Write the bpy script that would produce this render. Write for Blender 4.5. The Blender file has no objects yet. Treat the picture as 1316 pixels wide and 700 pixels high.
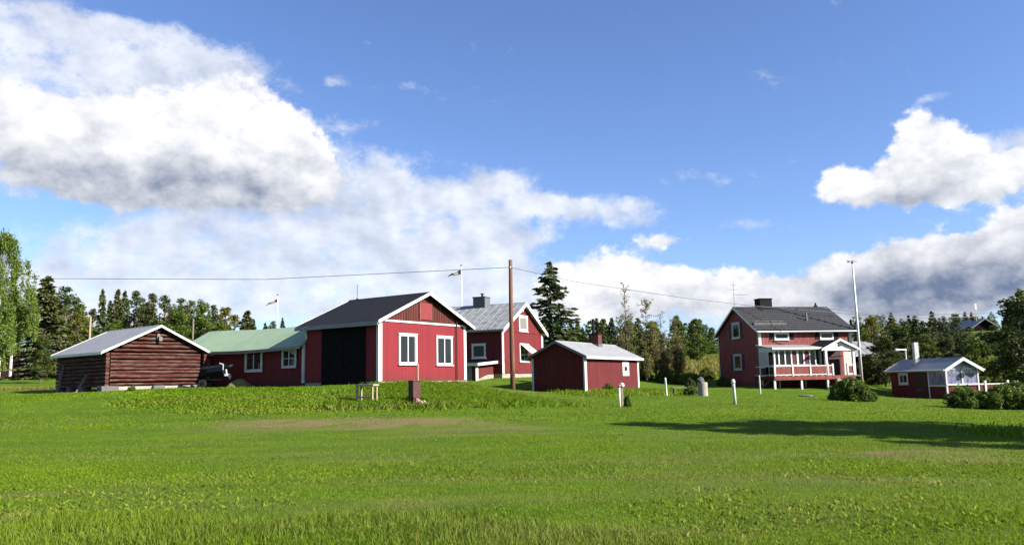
import bpy, bmesh, math, random
import numpy as np
from mathutils import Vector, Matrix
from math import sin, cos, pi, radians, degrees, sqrt
random.seed(7)
scene = bpy.context.scene
COL = scene.collection
# ------------------------------------------------------------------ camera
PITCH, ROLL, FPX = radians(7.808), radians(1.192), 1020.3
camd = bpy.data.cameras.new('camera'); cam = bpy.data.objects.new('camera', camd); COL.objects.link(cam)
camd.sensor_width = 36; camd.lens = 36 * FPX / 1316; camd.clip_end = 6000; camd.clip_start = .1
fw = Vector((0, cos(PITCH), sin(PITCH))); up = Vector((0, -sin(PITCH), cos(PITCH))); rt = Vector((1, 0, 0))
r2 = rt * cos(ROLL) - up * sin(ROLL); u2 = up * cos(ROLL) + rt * sin(ROLL)
m = Matrix((r2, u2, -fw)).transposed().to_4x4(); m.translation = (0, 0, 1.65); cam.matrix_world = m
scene.camera = cam
# ------------------------------------------------------------------ exposure
vs = scene.view_settings
scene.display_settings.display_device = 'sRGB'
vs.view_transform = 'Standard'; vs.look = 'None'; vs.gamma = 1; vs.exposure = 1.56; vs.use_curve_mapping = False
# ------------------------------------------------------------------ sun
SUN_EL, SUN_AZ = radians(30), radians(-22)          # azimuth from +x towards the camera side
tosun = Vector((cos(SUN_AZ) * cos(SUN_EL), sin(SUN_AZ) * cos(SUN_EL), sin(SUN_EL)))
sd = bpy.data.lights.new('sun', 'SUN'); so = bpy.data.objects.new('sun', sd); COL.objects.link(so)
sd.energy = 4.9; sd.angle = radians(.55); sd.color = (1, .95, .87)
so.rotation_euler = tosun.to_track_quat('Z', 'Y').to_euler()
# ------------------------------------------------------------------ sky with clouds
SKY_STR = .05
world = bpy.data.worlds.new('World'); scene.world = world; world.use_nodes = True
wt = world.node_tree; wt.nodes.clear()
def N(t, ty, **k):
    n = t.nodes.new(ty)
    for a, b in k.items(): setattr(n, a, b)
    return n
def plug(t, sock, v):
    if isinstance(v, bpy.types.NodeSocket): t.links.new(v, sock)
    elif v is not None: sock.default_value = v
def MA(t, op, a, b=None, c=None, clamp=False):
    n = N(t, 'ShaderNodeMath', operation=op, use_clamp=clamp)
    plug(t, n.inputs[0], a); plug(t, n.inputs[1], b); plug(t, n.inputs[2], c)
    return n.outputs[0]
def VM(t, op, a, b=None, out=0):
    n = N(t, 'ShaderNodeVectorMath', operation=op)
    plug(t, n.inputs[0], a); plug(t, n.inputs[1], b)
    return n.outputs[out]
def MR(t, v, a, b, c=0, d=1, smooth=False):
    n = N(t, 'ShaderNodeMapRange', clamp=True, interpolation_type='SMOOTHSTEP' if smooth else 'LINEAR')
    plug(t, n.inputs[0], v); n.inputs[1].default_value = a; n.inputs[2].default_value = b
    plug(t, n.inputs[3], c); plug(t, n.inputs[4], d)
    return n.outputs[0]
def MIX(t, f, a, b, mode='MIX'):
    n = N(t, 'ShaderNodeMix', data_type='RGBA', blend_type=mode)
    plug(t, n.inputs[0], f)
    for s, v in ((n.inputs[6], a), (n.inputs[7], b)):
        if isinstance(v, tuple): v = (*v[:3], 1)
        plug(t, s, v)
    return n.outputs[2]
def NOI(t, vec, scale, detail=4, rough=.55, dim='3D', out=0, lac=2.0):
    n = N(t, 'ShaderNodeTexNoise', noise_dimensions=dim)
    if vec is not None: t.links.new(vec, n.inputs['Vector'])
    n.inputs['Scale'].default_value = scale; n.inputs['Detail'].default_value = detail
    n.inputs['Roughness'].default_value = rough; n.inputs['Lacunarity'].default_value = lac
    return n.outputs[out]
# cloud masses: azimuth, elevation, half-widths in degrees, weight
CUM = [(-31.1, 16.0, 3.85, 2.13, 1), (-27.1, 15.5, 4.6, 2.71, 1), (-23.0, 16.9, 3.69, 2.78, 1), (-19.5, 18.3, 2.69, 2.46, 1.1), (-16.3, 16.4, 2.56, 2.37, 1), (-14.7, 14.6, 2.16, 1.88, 0.8), (-27.9, 13.2, 6.31, 1.38, 0.8), (-19.2, 13.6, 5.65, 1.31, 0.8), (-32.8, 16.7, 2.48, 1.62, 0.9), (6.9, 6.9, 3.45, 2.12, 1.1), (4.0, 5.7, 3.36, 1.96, 0.9), (11.2, 6.2, 3.8, 1.43, 1), (15.0, 6.0, 3.16, 1.3, 0.9), (17.8, 5.2, 3.06, 1.6, 0.8), (10.6, 9.9, 2.31, 0.72, 0.8), (28.0, 14.9, 1.53, 2.05, 1.1), (29.3, 13.3, 2.1, 1.74, 1), (26.2, 12.4, 2.87, 1.2, 1), (22.8, 12.6, 1.37, 1.23, 1), (31.9, 12.2, 2.48, 1.32, 0.95), (33.6, 12.5, 1.36, 0.83, 0.7), (28.8, 11.7, 3.08, 0.98, 0.9), (23.0, 6.6, 1.63, 1.34, 1.1), (26.7, 7.6, 1.9, 0.9, 1), (29.3, 7.3, 1.89, 1.08, 0.9), (33.1, 9.0, 1.52, 0.94, 1.0), (30.3, 5.7, 5.89, 2.18, 1.2), (24.4, 4.8, 5.13, 1.73, 1.1), (33.1, 6.9, 1.99, 2.11, 1.1)]
THIN = [(-31.0, 21.2, 6.53, 2.29, 1), (-26.4, 21.0, 5.67, 2.15, 0.9), (-33.4, 18.9, 3.28, 2.72, 1), (-23.4, 20.4, 4.45, 1.72, 0.8), (-18.0, 10.5, 9.75, 2.4, 0.9), (-23.0, 7.1, 12.41, 2.84, 1), (-10.5, 9.3, 7.12, 3.31, 1), (-6.7, 7.1, 6.67, 1.95, 0.9), (-13.3, 11.7, 4.87, 1.63, 0.8), (-30.5, 4.9, 6.29, 1.93, 0.9), (-0.3, 14.2, 2.88, 1.11, 0.8), (-4.4, 13.2, 3.42, 1.22, 0.7), (2.5, 12.5, 4.0, 0.78, 0.7), (5.9, 12.6, 3.96, 0.67, 0.7), (-7.2, 16.2, 2.85, 0.76, 0.45), (13.8, 13.9, 2.71, 0.7, 0.5), (16.8, 10.4, 2.09, 0.48, 0.55), (-10.3, 23.8, 0.8, 0.46, 0.6), (-12.9, 21.1, 0.73, 0.47, 0.5), (-7.2, 21.0, 0.81, 0.42, 0.5), (-10.6, 20.7, 1.7, 0.37, 0.35), (-5.5, 9.6, 3.94, 1.4, 0.8), (-1.0, 9.0, 2.84, 1.23, 0.6), (1.9, 10.6, 2.85, 0.78, 0.4), (29.3, 17.4, 1.24, 0.28, 0.55), (33.1, 14.0, 2.03, 0.65, 0.5), (23.7, 8.7, 1.9, 0.51, 0.2), (-12.8, 18.2, 2.21, 0.53, 0.5), (-8.9, 14.0, 3.09, 2.08, 0.62), (-12.8, 15.5, 2.47, 2.15, 0.6), (-2.1, 11.2, 3.42, 1.23, 0.4), (-14.4, 11.1, 6.42, 2.71, 0.6), (31.4, 13.3, 3.36, 1.42, 0.6), (7.6, 11.5, 3.37, 0.66, 0.5), (12.2, 4.6, 10.63, 1.31, 0.9), (0.1, 5.3, 6.17, 1.23, 0.9)]
DARK = [(-24.6, 13.8, 9.04, 1.62, 0.62), (-18.1, 13.7, 5.71, 1.37, 0.55), (-30.9, 13.0, 5.53, 1.34, 0.5), (-22.1, 12.1, 9.81, 0.83, 0.4), (26.3, 10.9, 4.14, 0.6, 0.5), (29.1, 12.4, 3.07, 0.88, 0.3), (28.1, 5.1, 7.01, 1.88, 1.2), (24.4, 4.7, 4.2, 1.32, 0.8), (32.0, 6.2, 3.66, 1.43, 0.8), (27.7, 11.4, 4.04, 0.69, 0.5), (12.8, 4.6, 4.27, 0.87, 0.55), (31.4, 8.5, 2.49, 0.57, 0.4), (-19.6, 9.9, 8.58, 1.59, 0.3), (32.8, 10.7, 1.62, 0.47, 0.3), (9.0, 5.6, 3.84, 0.77, 0.35)]
def build_sky():
    t = wt
    g = N(t, 'ShaderNodeTexCoord').outputs['Generated']
    d = VM(t, 'NORMALIZE', g)
    sep = N(t, 'ShaderNodeSeparateXYZ'); t.links.new(d, sep.inputs[0])
    az = MA(t, 'MULTIPLY', MA(t, 'ARCTAN2', sep.outputs[0], sep.outputs[1]), 57.2958)
    el = MA(t, 'MULTIPLY', MA(t, 'ARCSINE', sep.outputs[2]), 57.2958)
    cb = N(t, 'ShaderNodeCombineXYZ'); t.links.new(az, cb.inputs[0]); t.links.new(el, cb.inputs[1])
    v = cb.outputs[0]
    n3 = VM(t, 'SUBTRACT', NOI(t, v, .3, 5, .65, out=1), (.5, .5, .5))
    vw = VM(t, 'ADD', v, VM(t, 'MULTIPLY', n3, (2.6, 1.7, 0)))          # warped copy for ragged outlines
    def field(lst, vec):
        acc = 0.0
        for a, e, ra, re, w in lst:
            q = VM(t, 'MULTIPLY', VM(t, 'SUBTRACT', vec, (a, e, 0)), (1 / ra, 1 / re, 0))
            r = MA(t, 'MULTIPLY', VM(t, 'DOT_PRODUCT', q, q, out=1), -.75)
            acc = MA(t, 'MULTIPLY_ADD', MA(t, 'EXPONENT', r), w, acc)
        return acc
    sq = VM(t, 'MULTIPLY', v, (1, 1.35, 0))
    fb = NOI(t, VM(t, 'ADD', sq, (13, 5, 2)), .42, 10, .66)
    fs1 = NOI(t, VM(t, 'ADD', sq, (13, 5, 2)), .36, 3, .5)
    fb2 = NOI(t, VM(t, 'ADD', sq, (13.6, 6.1, 2)), .36, 3, .5)
    big = NOI(t, VM(t, 'ADD', VM(t, 'MULTIPLY', v, (.6, 1.5, 0)), (3, 9, 7)), .16, 6, .62)
    vo = N(t, 'ShaderNodeTexVoronoi', feature='SMOOTH_F1'); t.links.new(VM(t, 'ADD', sq, VM(t, 'MULTIPLY', n3, (1.5, 1.5, 0))), vo.inputs['Vector'])
    vo.inputs['Scale'].default_value = .75; vo.inputs['Detail'].default_value = 2.0; vo.inputs['Smoothness'].default_value = .6
    puff = MA(t, 'SUBTRACT', .45, vo.outputs['Distance'])
    cum = field(CUM, vw); thin = field(THIN, vw); dark = MA(t, 'MINIMUM', field(DARK, v), 1.45)
    D = MA(t, 'ADD', MA(t, 'MULTIPLY_ADD', MA(t, 'SUBTRACT', fb, .5), 1.25, MA(t, 'MINIMUM', cum, 1.25)), MA(t, 'MULTIPLY', puff, .3))
    a_c = MR(t, D, .34, .76, smooth=True)
    Th = MA(t, 'MULTIPLY_ADD', MA(t, 'SUBTRACT', fb, .5), 1.9, MA(t, 'MULTIPLY_ADD', MA(t, 'SUBTRACT', big, .5), 1.2, MA(t, 'MINIMUM', thin, 1.1)))
    a_t = MA(t, 'MULTIPLY', MR(t, Th, .28, 1.15, smooth=True), .88)
    # beyond the photographed part of the sky: the same broken cloud all round
    away = MA(t, 'MULTIPLY', MR(t, MA(t, 'ABSOLUTE', az), 37, 48), MR(t, NOI(t, v, .09, 7, .6), .5, .62))
    low = MR(t, el, 3, -1)
    # light on the clouds: brighter where the cloud thins towards the sun, greyer at the flat bases
    lit = MA(t, 'MULTIPLY', MA(t, 'SUBTRACT', fs1, fb2), 1.0)
    core = MR(t, D, .45, 1.3, .0, .10)
    L1 = MA(t, 'SUBTRACT', MA(t, 'ADD', MA(t, 'ADD', .84, MA(t, 'ADD', lit, MA(t, 'MULTIPLY', MA(t, 'SUBTRACT', fb, fs1), .8))), core), MA(t, 'MULTIPLY', MA(t, 'MULTIPLY_ADD', MA(t, 'SUBTRACT', big, .5), .30, dark), .56))
    L1 = MA(t, 'ADD', L1, MA(t, 'MULTIPLY', puff, .16))
    L1 = MR(t, L1, -.12, 1.02)
    K = .5 / SKY_STR
    def sc(c, k=1.0): return tuple(x * K * k for x in c)
    ccol = MIX(t, L1, sc((.125, .165, .26)), sc((.80, .80, .81)))
    L2 = MR(t, MA(t, 'SUBTRACT', MA(t, 'ADD', .80, MA(t, 'MULTIPLY', lit, 1.1)), MA(t, 'MULTIPLY', MA(t, 'MULTIPLY_ADD', MA(t, 'SUBTRACT', big, .5), 1.0, dark), .45)), 0, 1)
    tcol = MIX(t, L2, sc((.20, .25, .36)), sc((.68, .70, .75)))
    sky = N(t, 'ShaderNodeTexSky', sky_type='NISHITA', sun_disc=False)
    sky.sun_elevation = SUN_EL; sky.sun_rotation = radians(90) - SUN_AZ
    sky.altitude = 200; sky.air_density = 1.0; sky.dust_density = .3; sky.ozone_density = 2.2
    tint = MIX(t, 1.0, sky.outputs[0], SKY_TINT, 'MULTIPLY')
    c = MIX(t, a_t, tint, tcol)
    c = MIX(t, MA(t, 'MULTIPLY', away, .8), c, sc((.34, .37, .43)))
    c = MIX(t, a_c, c, ccol)
    bg = N(t, 'ShaderNodeBackground'); t.links.new(c, bg.inputs[0]); bg.inputs[1].default_value = SKY_STR
    o = N(t, 'ShaderNodeOutputWorld'); t.links.new(bg.outputs[0], o.inputs[0])
SKY_TINT = (.93, 1.04, 1.36)
build_sky()
world.cycles.sampling_method = 'MANUAL'; world.cycles.sample_map_resolution = 512
# ------------------------------------------------------------------ height of the land
GC=np.array([(0,5,0),(-8,8,.1),(8,8,.02),(-16,16,.15),(16,16,-.1),(0,16,.1),(-5.3,26,.33),(-11,28,.5),(-12,31,.85),(5,26,.28),(10,28,.28),(18,26,-.1),(0,29,.5),
(-4.2,32,.9),(-5.4,32.3,.87),(-6.5,33,.93),(-9.5,36.5,1.45),(-14.4,41,1.62),(-14.4,36,1.35),(-9,33,1.1),(-3,36,1.1),(2,40,.72),(4,43,.72),(0,43,.92),(7,47,.75),(-19.5,36.3,1.3),(-22,32,.7),(-32,50,1.75),(-46,75,2.9),
(-21,40.6,1.58),(-17.6,45,1.64),(-25.1,43.9,1.58),(-27,46,1.65),(-30,40,1.3),(-22,50,1.7),(-6.5,38.3,1.62),(-2.8,44.1,1.6),(-4.6,41,1.62),(-10.8,41.2,1.62),(-19.8,47.3,1.66),(-12,48,1.8),
(-.86,58,1.9),(2.4,65,2.0),(-8,61.4,1.9),(-.1,49,1.13),(4.33,49.1,.93),(8.9,57,.93),(1.15,51,.97),(9.86,36,.44),(4.6,35,.45),(8.1,43,.71),(9.8,42,.69),(14,52,.6),
(19.3,62.6,.85),(27.3,64.3,.8),(17.8,69.3,.95),(16.2,53,.5),(16.2,48,.45),(28,70,.9),(17.6,42,.28),(21.9,38,-.1),(28,38,-.2),(30,55,-.2),(29.4,62,-.1),(36,56,-.2),
(15,75,1.9),(30,150,5),(5,150,5),(0,80,2.9),(-30,90,3.5),(-60,110,4),(60,100,4),(72,125,8),(45,80,1),(110,150,9),(-80,160,6),(0,200,7),(60,200,10),(200,200,12),(-200,200,8),
(-100,60,2),(-40,20,.3),(40,20,-.3),(60,50,-.3),(-100,-20,0),(100,-20,-.5),(0,-30,-.1),(0,400,10),(300,400,14),(-300,400,10),(0,-300,-1),(400,0,0),(-400,0,1),(-400,-300,0),(400,-300,0)],float)
def _phi(r2): return r2*np.log(r2+1e-9)*.5
def _fit():
    P=GC[:,:2]/50; n=len(P); K=_phi(((P[:,None]-P[None])**2).sum(-1))+np.eye(n)*2e-4
    A=np.zeros((n+3,n+3)); A[:n,:n]=K; A[:n,n]=1; A[:n,n+1:]=P; A[n,:n]=1; A[n+1:,:n]=P.T
    return np.linalg.solve(A,np.r_[GC[:,2],0,0,0])
GW=_fit()
def gz(x,y):
    x=np.clip(np.asarray(x,float),-420,420); y=np.clip(np.asarray(y,float),-320,420)
    sh=x.shape; q=np.stack([x.ravel(),y.ravel()],1)/50; P=GC[:,:2]/50; out=np.empty(len(q))
    for i in range(0,len(q),40000):
        c=q[i:i+40000]; out[i:i+40000]=_phi(((c[:,None]-P[None])**2).sum(-1))@GW[:len(P)]+GW[len(P)]+c@GW[len(P)+1:]
    return out.reshape(sh)

# ------------------------------------------------------------------ materials
def newmat(name):
    m = bpy.data.materials.new(name); m.use_nodes = True; t = m.node_tree; t.nodes.clear()
    p = N(t, 'ShaderNodeBsdfPrincipled'); o = N(t, 'ShaderNodeOutputMaterial'); t.links.new(p.outputs[0], o.inputs[0])
    return m, t, p
def OC(t): return N(t, 'ShaderNodeTexCoord').outputs['Object']
def bump(t, p, h, strength, dist=.02):
    b = N(t, 'ShaderNodeBump'); b.inputs['Strength'].default_value = strength; b.inputs['Distance'].default_value = dist
    t.links.new(h, b.inputs['Height']); t.links.new(b.outputs[0], p.inputs['Normal'])
AL = .53                                                # albedo level that goes with the exposure above
def mat(name, c, rough=.65, var=.2, scale=3, metal=0, bmp=.15, spec=.4, stretch=(1, 1, 1), c2=None, c2amt=.5):
    c = tuple(x * AL for x in c); c2 = tuple(x * AL for x in c2) if c2 else None
    m, t, p = newmat(name)
    v = VM(t, 'MULTIPLY', OC(t), stretch)
    n = NOI(t, v, scale, 6, .62)
    f = MR(t, n, .3, .7)
    lo = tuple(x * (1 - var) for x in c); hi = tuple(min(1, x * (1 + var)) for x in c)
    col = MIX(t, f, lo, hi)
    if c2: col = MIX(t, MA(t, 'MULTIPLY', MR(t, NOI(t, VM(t, 'ADD', v, (7, 3, 1)), scale * .6, 7, .65), .48, .62), c2amt), col, c2)
    t.links.new(col, p.inputs['Base Color']); p.inputs['Roughness'].default_value = rough; p.inputs['Metallic'].default_value = metal
    p.inputs['Specular IOR Level'].default_value = spec
    if bmp: bump(t, p, NOI(t, v, scale * 8, 3), bmp, .01)
    return m
def boards(name, c, w=.14, groove=.35, var=.12, streak=.25, pale=None, paleamt=.3, rough=.75, bstr=.8):
    """vertical board cladding in the building's own coordinates"""
    c = tuple(x * AL for x in c); pale = tuple(x * AL for x in pale) if pale else None
    m, t, p = newmat(name)
    sep = N(t, 'ShaderNodeSeparateXYZ'); t.links.new(OC(t), sep.inputs[0])
    s = MA(t, 'ADD', sep.outputs[0], sep.outputs[1]); z = sep.outputs[2]
    q = MA(t, 'DIVIDE', s, w); fr = MA(t, 'FRACT', q); idx = MA(t, 'FLOOR', q)
    wn = N(t, 'ShaderNodeTexWhiteNoise', noise_dimensions='1D'); t.links.new(idx, wn.inputs['W'])
    g = MR(t, fr, .0, .1)                                   # 0 in the joint
    cb = N(t, 'ShaderNodeCombineXYZ'); plug(t, cb.inputs[0], MA(t, 'MULTIPLY', s, 22)); plug(t, cb.inputs[2], MA(t, 'MULTIPLY', z, 1.1)); plug(t, cb.inputs[1], MA(t, 'MULTIPLY', idx, 3.7))
    st = NOI(t, cb.outputs[0], 1, 5, .6)
    k = MA(t, 'ADD', MA(t, 'MULTIPLY', MA(t, 'SUBTRACT', wn.outputs['Value'], .5), var * 2), MA(t, 'MULTIPLY', MA(t, 'SUBTRACT', st, .5), streak * 2))
    big = MA(t, 'MULTIPLY', MA(t, 'SUBTRACT', NOI(t, OC(t), .7, 4), .5), .35)
    val = MA(t, 'ADD', MA(t, 'ADD', 1, k), big)
    col = VM(t, 'SCALE', c); n = col.node; n.inputs[0].default_value = c; t.links.new(val, n.inputs['Scale'])
    if pale: col = MIX(t, MA(t, 'MULTIPLY', MR(t, st, .55, .72), paleamt), col, pale)
    dirt = MA(t, 'MULTIPLY', MR(t, MA(t, 'ADD', z, MA(t, 'MULTIPLY', MA(t, 'SUBTRACT', st, .5), .9)), .45, -.1), .45)
    col = MIX(t, dirt, col, (.035, .022, .014))
    dk = MIX(t, MA(t, 'MULTIPLY', MA(t, 'SUBTRACT', 1, g), groove), col, tuple(x * .25 for x in c))
    t.links.new(dk, p.inputs['Base Color']); p.inputs['Roughness'].default_value = rough; p.inputs['Specular IOR Level'].default_value = .25
    bump(t, p, MA(t, 'MULTIPLY_ADD', st, .15, g), bstr, .02)
    return m
def flat_glass(name, c=(.012, .014, .016), rough=.04):
    m, t, p = newmat(name); p.inputs['Base Color'].default_value = (*c, 1); p.inputs['Roughness'].default_value = rough; p.inputs['Specular IOR Level'].default_value = .22
    bump(t, p, NOI(t, OC(t), 2.2, 1), .05, .02)
    return m
M = {}
M['red_bright'] = boards('red_bright', (.285, .022, .030), .135, .55, .07, .12)
M['red_old'] = boards('red_old', (.125, .024, .018), .16, .6, .18, .3, (.22, .09, .05), .5)
M['red_mid'] = boards('red_mid', (.20, .020, .023), .15, .6, .12, .2)
M['red_deep'] = boards('red_deep', (.145, .014, .016), .15, .45, .14, .3, (.19, .08, .07), .35)
M['red_pink'] = boards('red_pink', (.33, .072, .060), .17, .5, .12, .3, (.44, .25, .20), .9)
M['red_plain'] = mat('red_plain', (.20, .017, .021), .6, .12)
M['hatch_red'] = mat('hatch_red', (.27, .022, .026), .6, .1)
M['log'] = mat('log', (.105, .030, .022), .85, .45, 2.2, bmp=.7, spec=.15, stretch=(1, 1, 7), c2=(.19, .125, .10), c2amt=.85)
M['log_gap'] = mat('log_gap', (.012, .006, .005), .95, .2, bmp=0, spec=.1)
M['white'] = mat('white', (.98, .97, .92), .5, .04, 4)
M['white_worn'] = mat('white_worn', (.85, .84, .78), .6, .10, 9, c2=(.42, .40, .36), c2amt=.5)
M['concrete'] = mat('concrete', (.46, .41, .33), .9, .18, 4, bmp=.4, c2=(.30, .28, .22))
M['stone'] = mat('stone', (.17, .165, .16), .9, .25, 6, bmp=.6)
M['roof_black'] = mat('roof_black', (.020, .021, .025), .8, .25, 2.5, bmp=.3, spec=.15)
M['roof_tile'] = mat('roof_tile', (.040, .039, .041), .6, .35, 6, bmp=.2, c2=(.075, .072, .070))
M['roof_zinc'] = mat('roof_zinc', (.44, .445, .44), .5, .10, 2.5, metal=.1, bmp=.1, c2=(.36, .35, .34))
M['roof_zinc_old'] = mat('roof_zinc_old', (.44, .455, .46), .5, .16, 3, metal=.1, bmp=.1, stretch=(1, 1, 1), c2=(.22, .20, .18), c2amt=.6)
M['roof_green'] = mat('roof_green', (.43, .58, .37), .6, .06, 1.5, bmp=.06, c2=(.37, .50, .33), spec=.2)
M['chimney_dark'] = mat('chimney_dark', (.018, .018, .02), .8, .2, spec=.1)
M['render_grey'] = mat('render_grey', (.16, .165, .175), .85, .2, 5, bmp=.3)
M['metal_dark'] = mat('metal_dark', (.02, .02, .022), .4, .3, metal=.6)
M['metal_grey'] = mat('metal_grey', (.27, .27, .28), .45, .15, metal=.5)
M['wood_pale'] = mat('wood_pale', (.50, .40, .26), .75, .2, 6, stretch=(1, 1, .2))
M['wood_grey'] = mat('wood_grey', (.24, .21, .17), .85, .25, 6, stretch=(1, 1, .2))
M['pole_wood'] = mat('pole_wood', (.20, .085, .045), .85, .3, 5, stretch=(3, 3, .25), c2=(.30, .17, .10), bmp=.4)
M['door_black'] = mat('door_black', (.006, .006, .008), .8, .25, 3, spec=.1)
M['door_lath'] = mat('door_lath', (.009, .009, .012), .8, .25, 3, spec=.1)
M['door_grey'] = mat('door_grey', (.26, .27, .29), .6, .08)
M['rust'] = mat('rust', (.10, .035, .028), .8, .35, 5, c2=(.17, .07, .04))
M['glass'] = flat_glass('glass')
M['glass_pale'] = mat('glass_pale', (.26, .27, .46), .15, .75, 1.7, bmp=0, spec=.5, stretch=(2.5, 2.5, 1), c2=(.50, .50, .56), c2amt=.7)  # lilac panes; the darker noise tones are reflections painted into the colour
M['curtain'] = mat('curtain', (.24, .23, .22), .9, .12, 9, stretch=(4, 4, .5))
M['blind'] = mat('blind', (.60, .58, .52), .9, .1, 5)
M['curtain_plum'] = mat('curtain_plum', (.16, .035, .05), .9, .3, 9)
M['interior_tan'] = mat('interior_tan', (.12, .08, .05), .9, .3, 3)
M['navy'] = mat('navy', (.006, .010, .022), .6, .3, 4, spec=.2)
M['brown'] = mat('brown', (.06, .018, .016), .7, .2)
M['rubber'] = mat('rubber', (.012, .012, .012), .8, .1)
M['brick'] = mat('brick', (.13, .04, .03), .9, .35, 7, bmp=.6)
M['wire'] = mat('wire', (.03, .03, .032), .6, .1, bmp=0)
M['wire_pale'] = mat('wire_pale', (.28, .28, .28), .5, .1, bmp=0)
M['plaster_white'] = mat('plaster_white', (.72, .68, .62), .8, .06)
M['hay'] = mat('hay', (.27, .23, .085), .95, .4, 12, bmp=1, c2=(.16, .15, .04))
M['awning_white'] = mat('awning_white', (.74, .66, .62), .8, .05, bmp=0)
M['pink'] = mat('pink', (.55, .22, .19), .7, .1)
M['orange_wood'] = mat('orange_wood', (.40, .14, .06), .75, .15)
M['flag_blue'] = mat('flag_blue', (.03, .07, .2), .8, .1, bmp=0)
M['flag_yellow'] = mat('flag_yellow', (.65, .45, .05), .8, .1, bmp=0)
def slat_blind():
    m, t, p = newmat('awning_stripes')
    sep = N(t, 'ShaderNodeSeparateXYZ'); t.links.new(OC(t), sep.inputs[0])
    f = MR(t, MA(t, 'FRACT', MA(t, 'MULTIPLY', sep.outputs[0], 5.5)), .55, .6)
    t.links.new(MIX(t, f, (.72, .68, .62), (.42, .13, .12)), p.inputs['Base Color']); p.inputs['Roughness'].default_value = .85
    return m
M['awning'] = slat_blind()
# ------------------------------------------------------------------ mesh helpers
class MB:
    def __init__(s): s.v = []; s.f = []; s.mi = []; s.cur = 0
    def add(s, vs, fs):
        b = len(s.v); s.v += [tuple(x) for x in vs]; s.f += [[b + i for i in f] for f in fs]; s.mi += [s.cur] * len(fs); return s
    def box(s, x0, x1, y0, y1, z0, z1):
        x0, x1 = sorted((x0, x1)); y0, y1 = sorted((y0, y1)); z0, z1 = sorted((z0, z1))
        return s.add([(x0, y0, z0), (x1, y0, z0), (x1, y1, z0), (x0, y1, z0), (x0, y0, z1), (x1, y0, z1), (x1, y1, z1), (x0, y1, z1)],
                     [(0, 3, 2, 1), (4, 5, 6, 7), (0, 1, 5, 4), (1, 2, 6, 5), (2, 3, 7, 6), (3, 0, 4, 7)])
    def prism(s, poly, ext):
        n = len(poly); e = Vector(ext); a = [Vector(p) for p in poly]
        return s.add(a + [p + e for p in a], [list(range(n))[::-1], list(range(n, 2 * n))] + [(i, (i + 1) % n, n + (i + 1) % n, n + i) for i in range(n)])
    def tube(s, pts, r, n=8, cap=True):
        pts = [Vector(p) for p in pts]; k = len(pts); r = r if isinstance(r, (list, tuple)) else [r] * k
        vs = []; fs = []; ref = None
        for i, p in enumerate(pts):
            d = (pts[min(i + 1, k - 1)] - pts[max(i - 1, 0)]).normalized()
            if ref is None: ref = Vector((0, 0, 1)) if abs(d.z) < .9 else Vector((1, 0, 0))
            a = (ref - d * ref.dot(d)).normalized(); b = d.cross(a); ref = a
            for j in range(n):
                t = 2 * pi * j / n; vs.append(p + (a * cos(t) + b * sin(t)) * r[i])
        for i in range(k - 1):
            for j in range(n): fs.append((i * n + j, i * n + (j + 1) % n, (i + 1) * n + (j + 1) % n, (i + 1) * n + j))
        if cap: fs += [list(range(n))[::-1], list(range((k - 1) * n, k * n))]
        return s.add(vs, fs)
    def lathe(s, prof, n=16, at=(0, 0, 0)):
        vs = []; fs = []; k = len(prof)
        for r, z in prof:
            for j in range(n): vs.append((at[0] + r * cos(2 * pi * j / n), at[1] + r * sin(2 * pi * j / n), at[2] + z))
        for i in range(k - 1):
            for j in range(n): fs.append((i * n + j, i * n + (j + 1) % n, (i + 1) * n + (j + 1) % n, (i + 1) * n + j))
        fs += [list(range(n))[::-1], list(range((k - 1) * n, k * n))]
        return s.add(vs, fs)
    def build(s, name, mats, parent=None, smooth=False, bevel=0, label=None):
        me = bpy.data.meshes.new(name); me.from_pydata(s.v, [], s.f)
        mats = mats if isinstance(mats, (list, tuple)) else [mats]
        for m in mats: me.materials.append(M[m] if isinstance(m, str) else m)
        for p, i in zip(me.polygons, s.mi): p.material_index = i
        bm = bmesh.new(); bm.from_mesh(me); bmesh.ops.recalc_face_normals(bm, faces=bm.faces[:])
        if bevel: bmesh.ops.bevel(bm, geom=bm.edges[:], offset=bevel, segments=1, affect='EDGES')
        bm.to_mesh(me); bm.free()
        if smooth:
            for p in me.polygons: p.use_smooth = True
        o = bpy.data.objects.new(name, me); COL.objects.link(o); o.parent = parent
        if label: o['label'] = label
        return o
def tag(o, label=None, cat=None, group=None, kind=None):
    for k, v in (('label', label), ('category', cat), ('group', group), ('kind', kind)):
        if v: o[k] = v
    return o
def empty(name, loc, rz=0, label=None, cat=None, group=None):
    o = bpy.data.objects.new(name, None); o.empty_display_size = .3; COL.objects.link(o)
    o.location = loc; o.rotation_euler = (0, 0, rz); return tag(o, label, cat, group)
def G(x, y): return float(gz(x, y))
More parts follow.
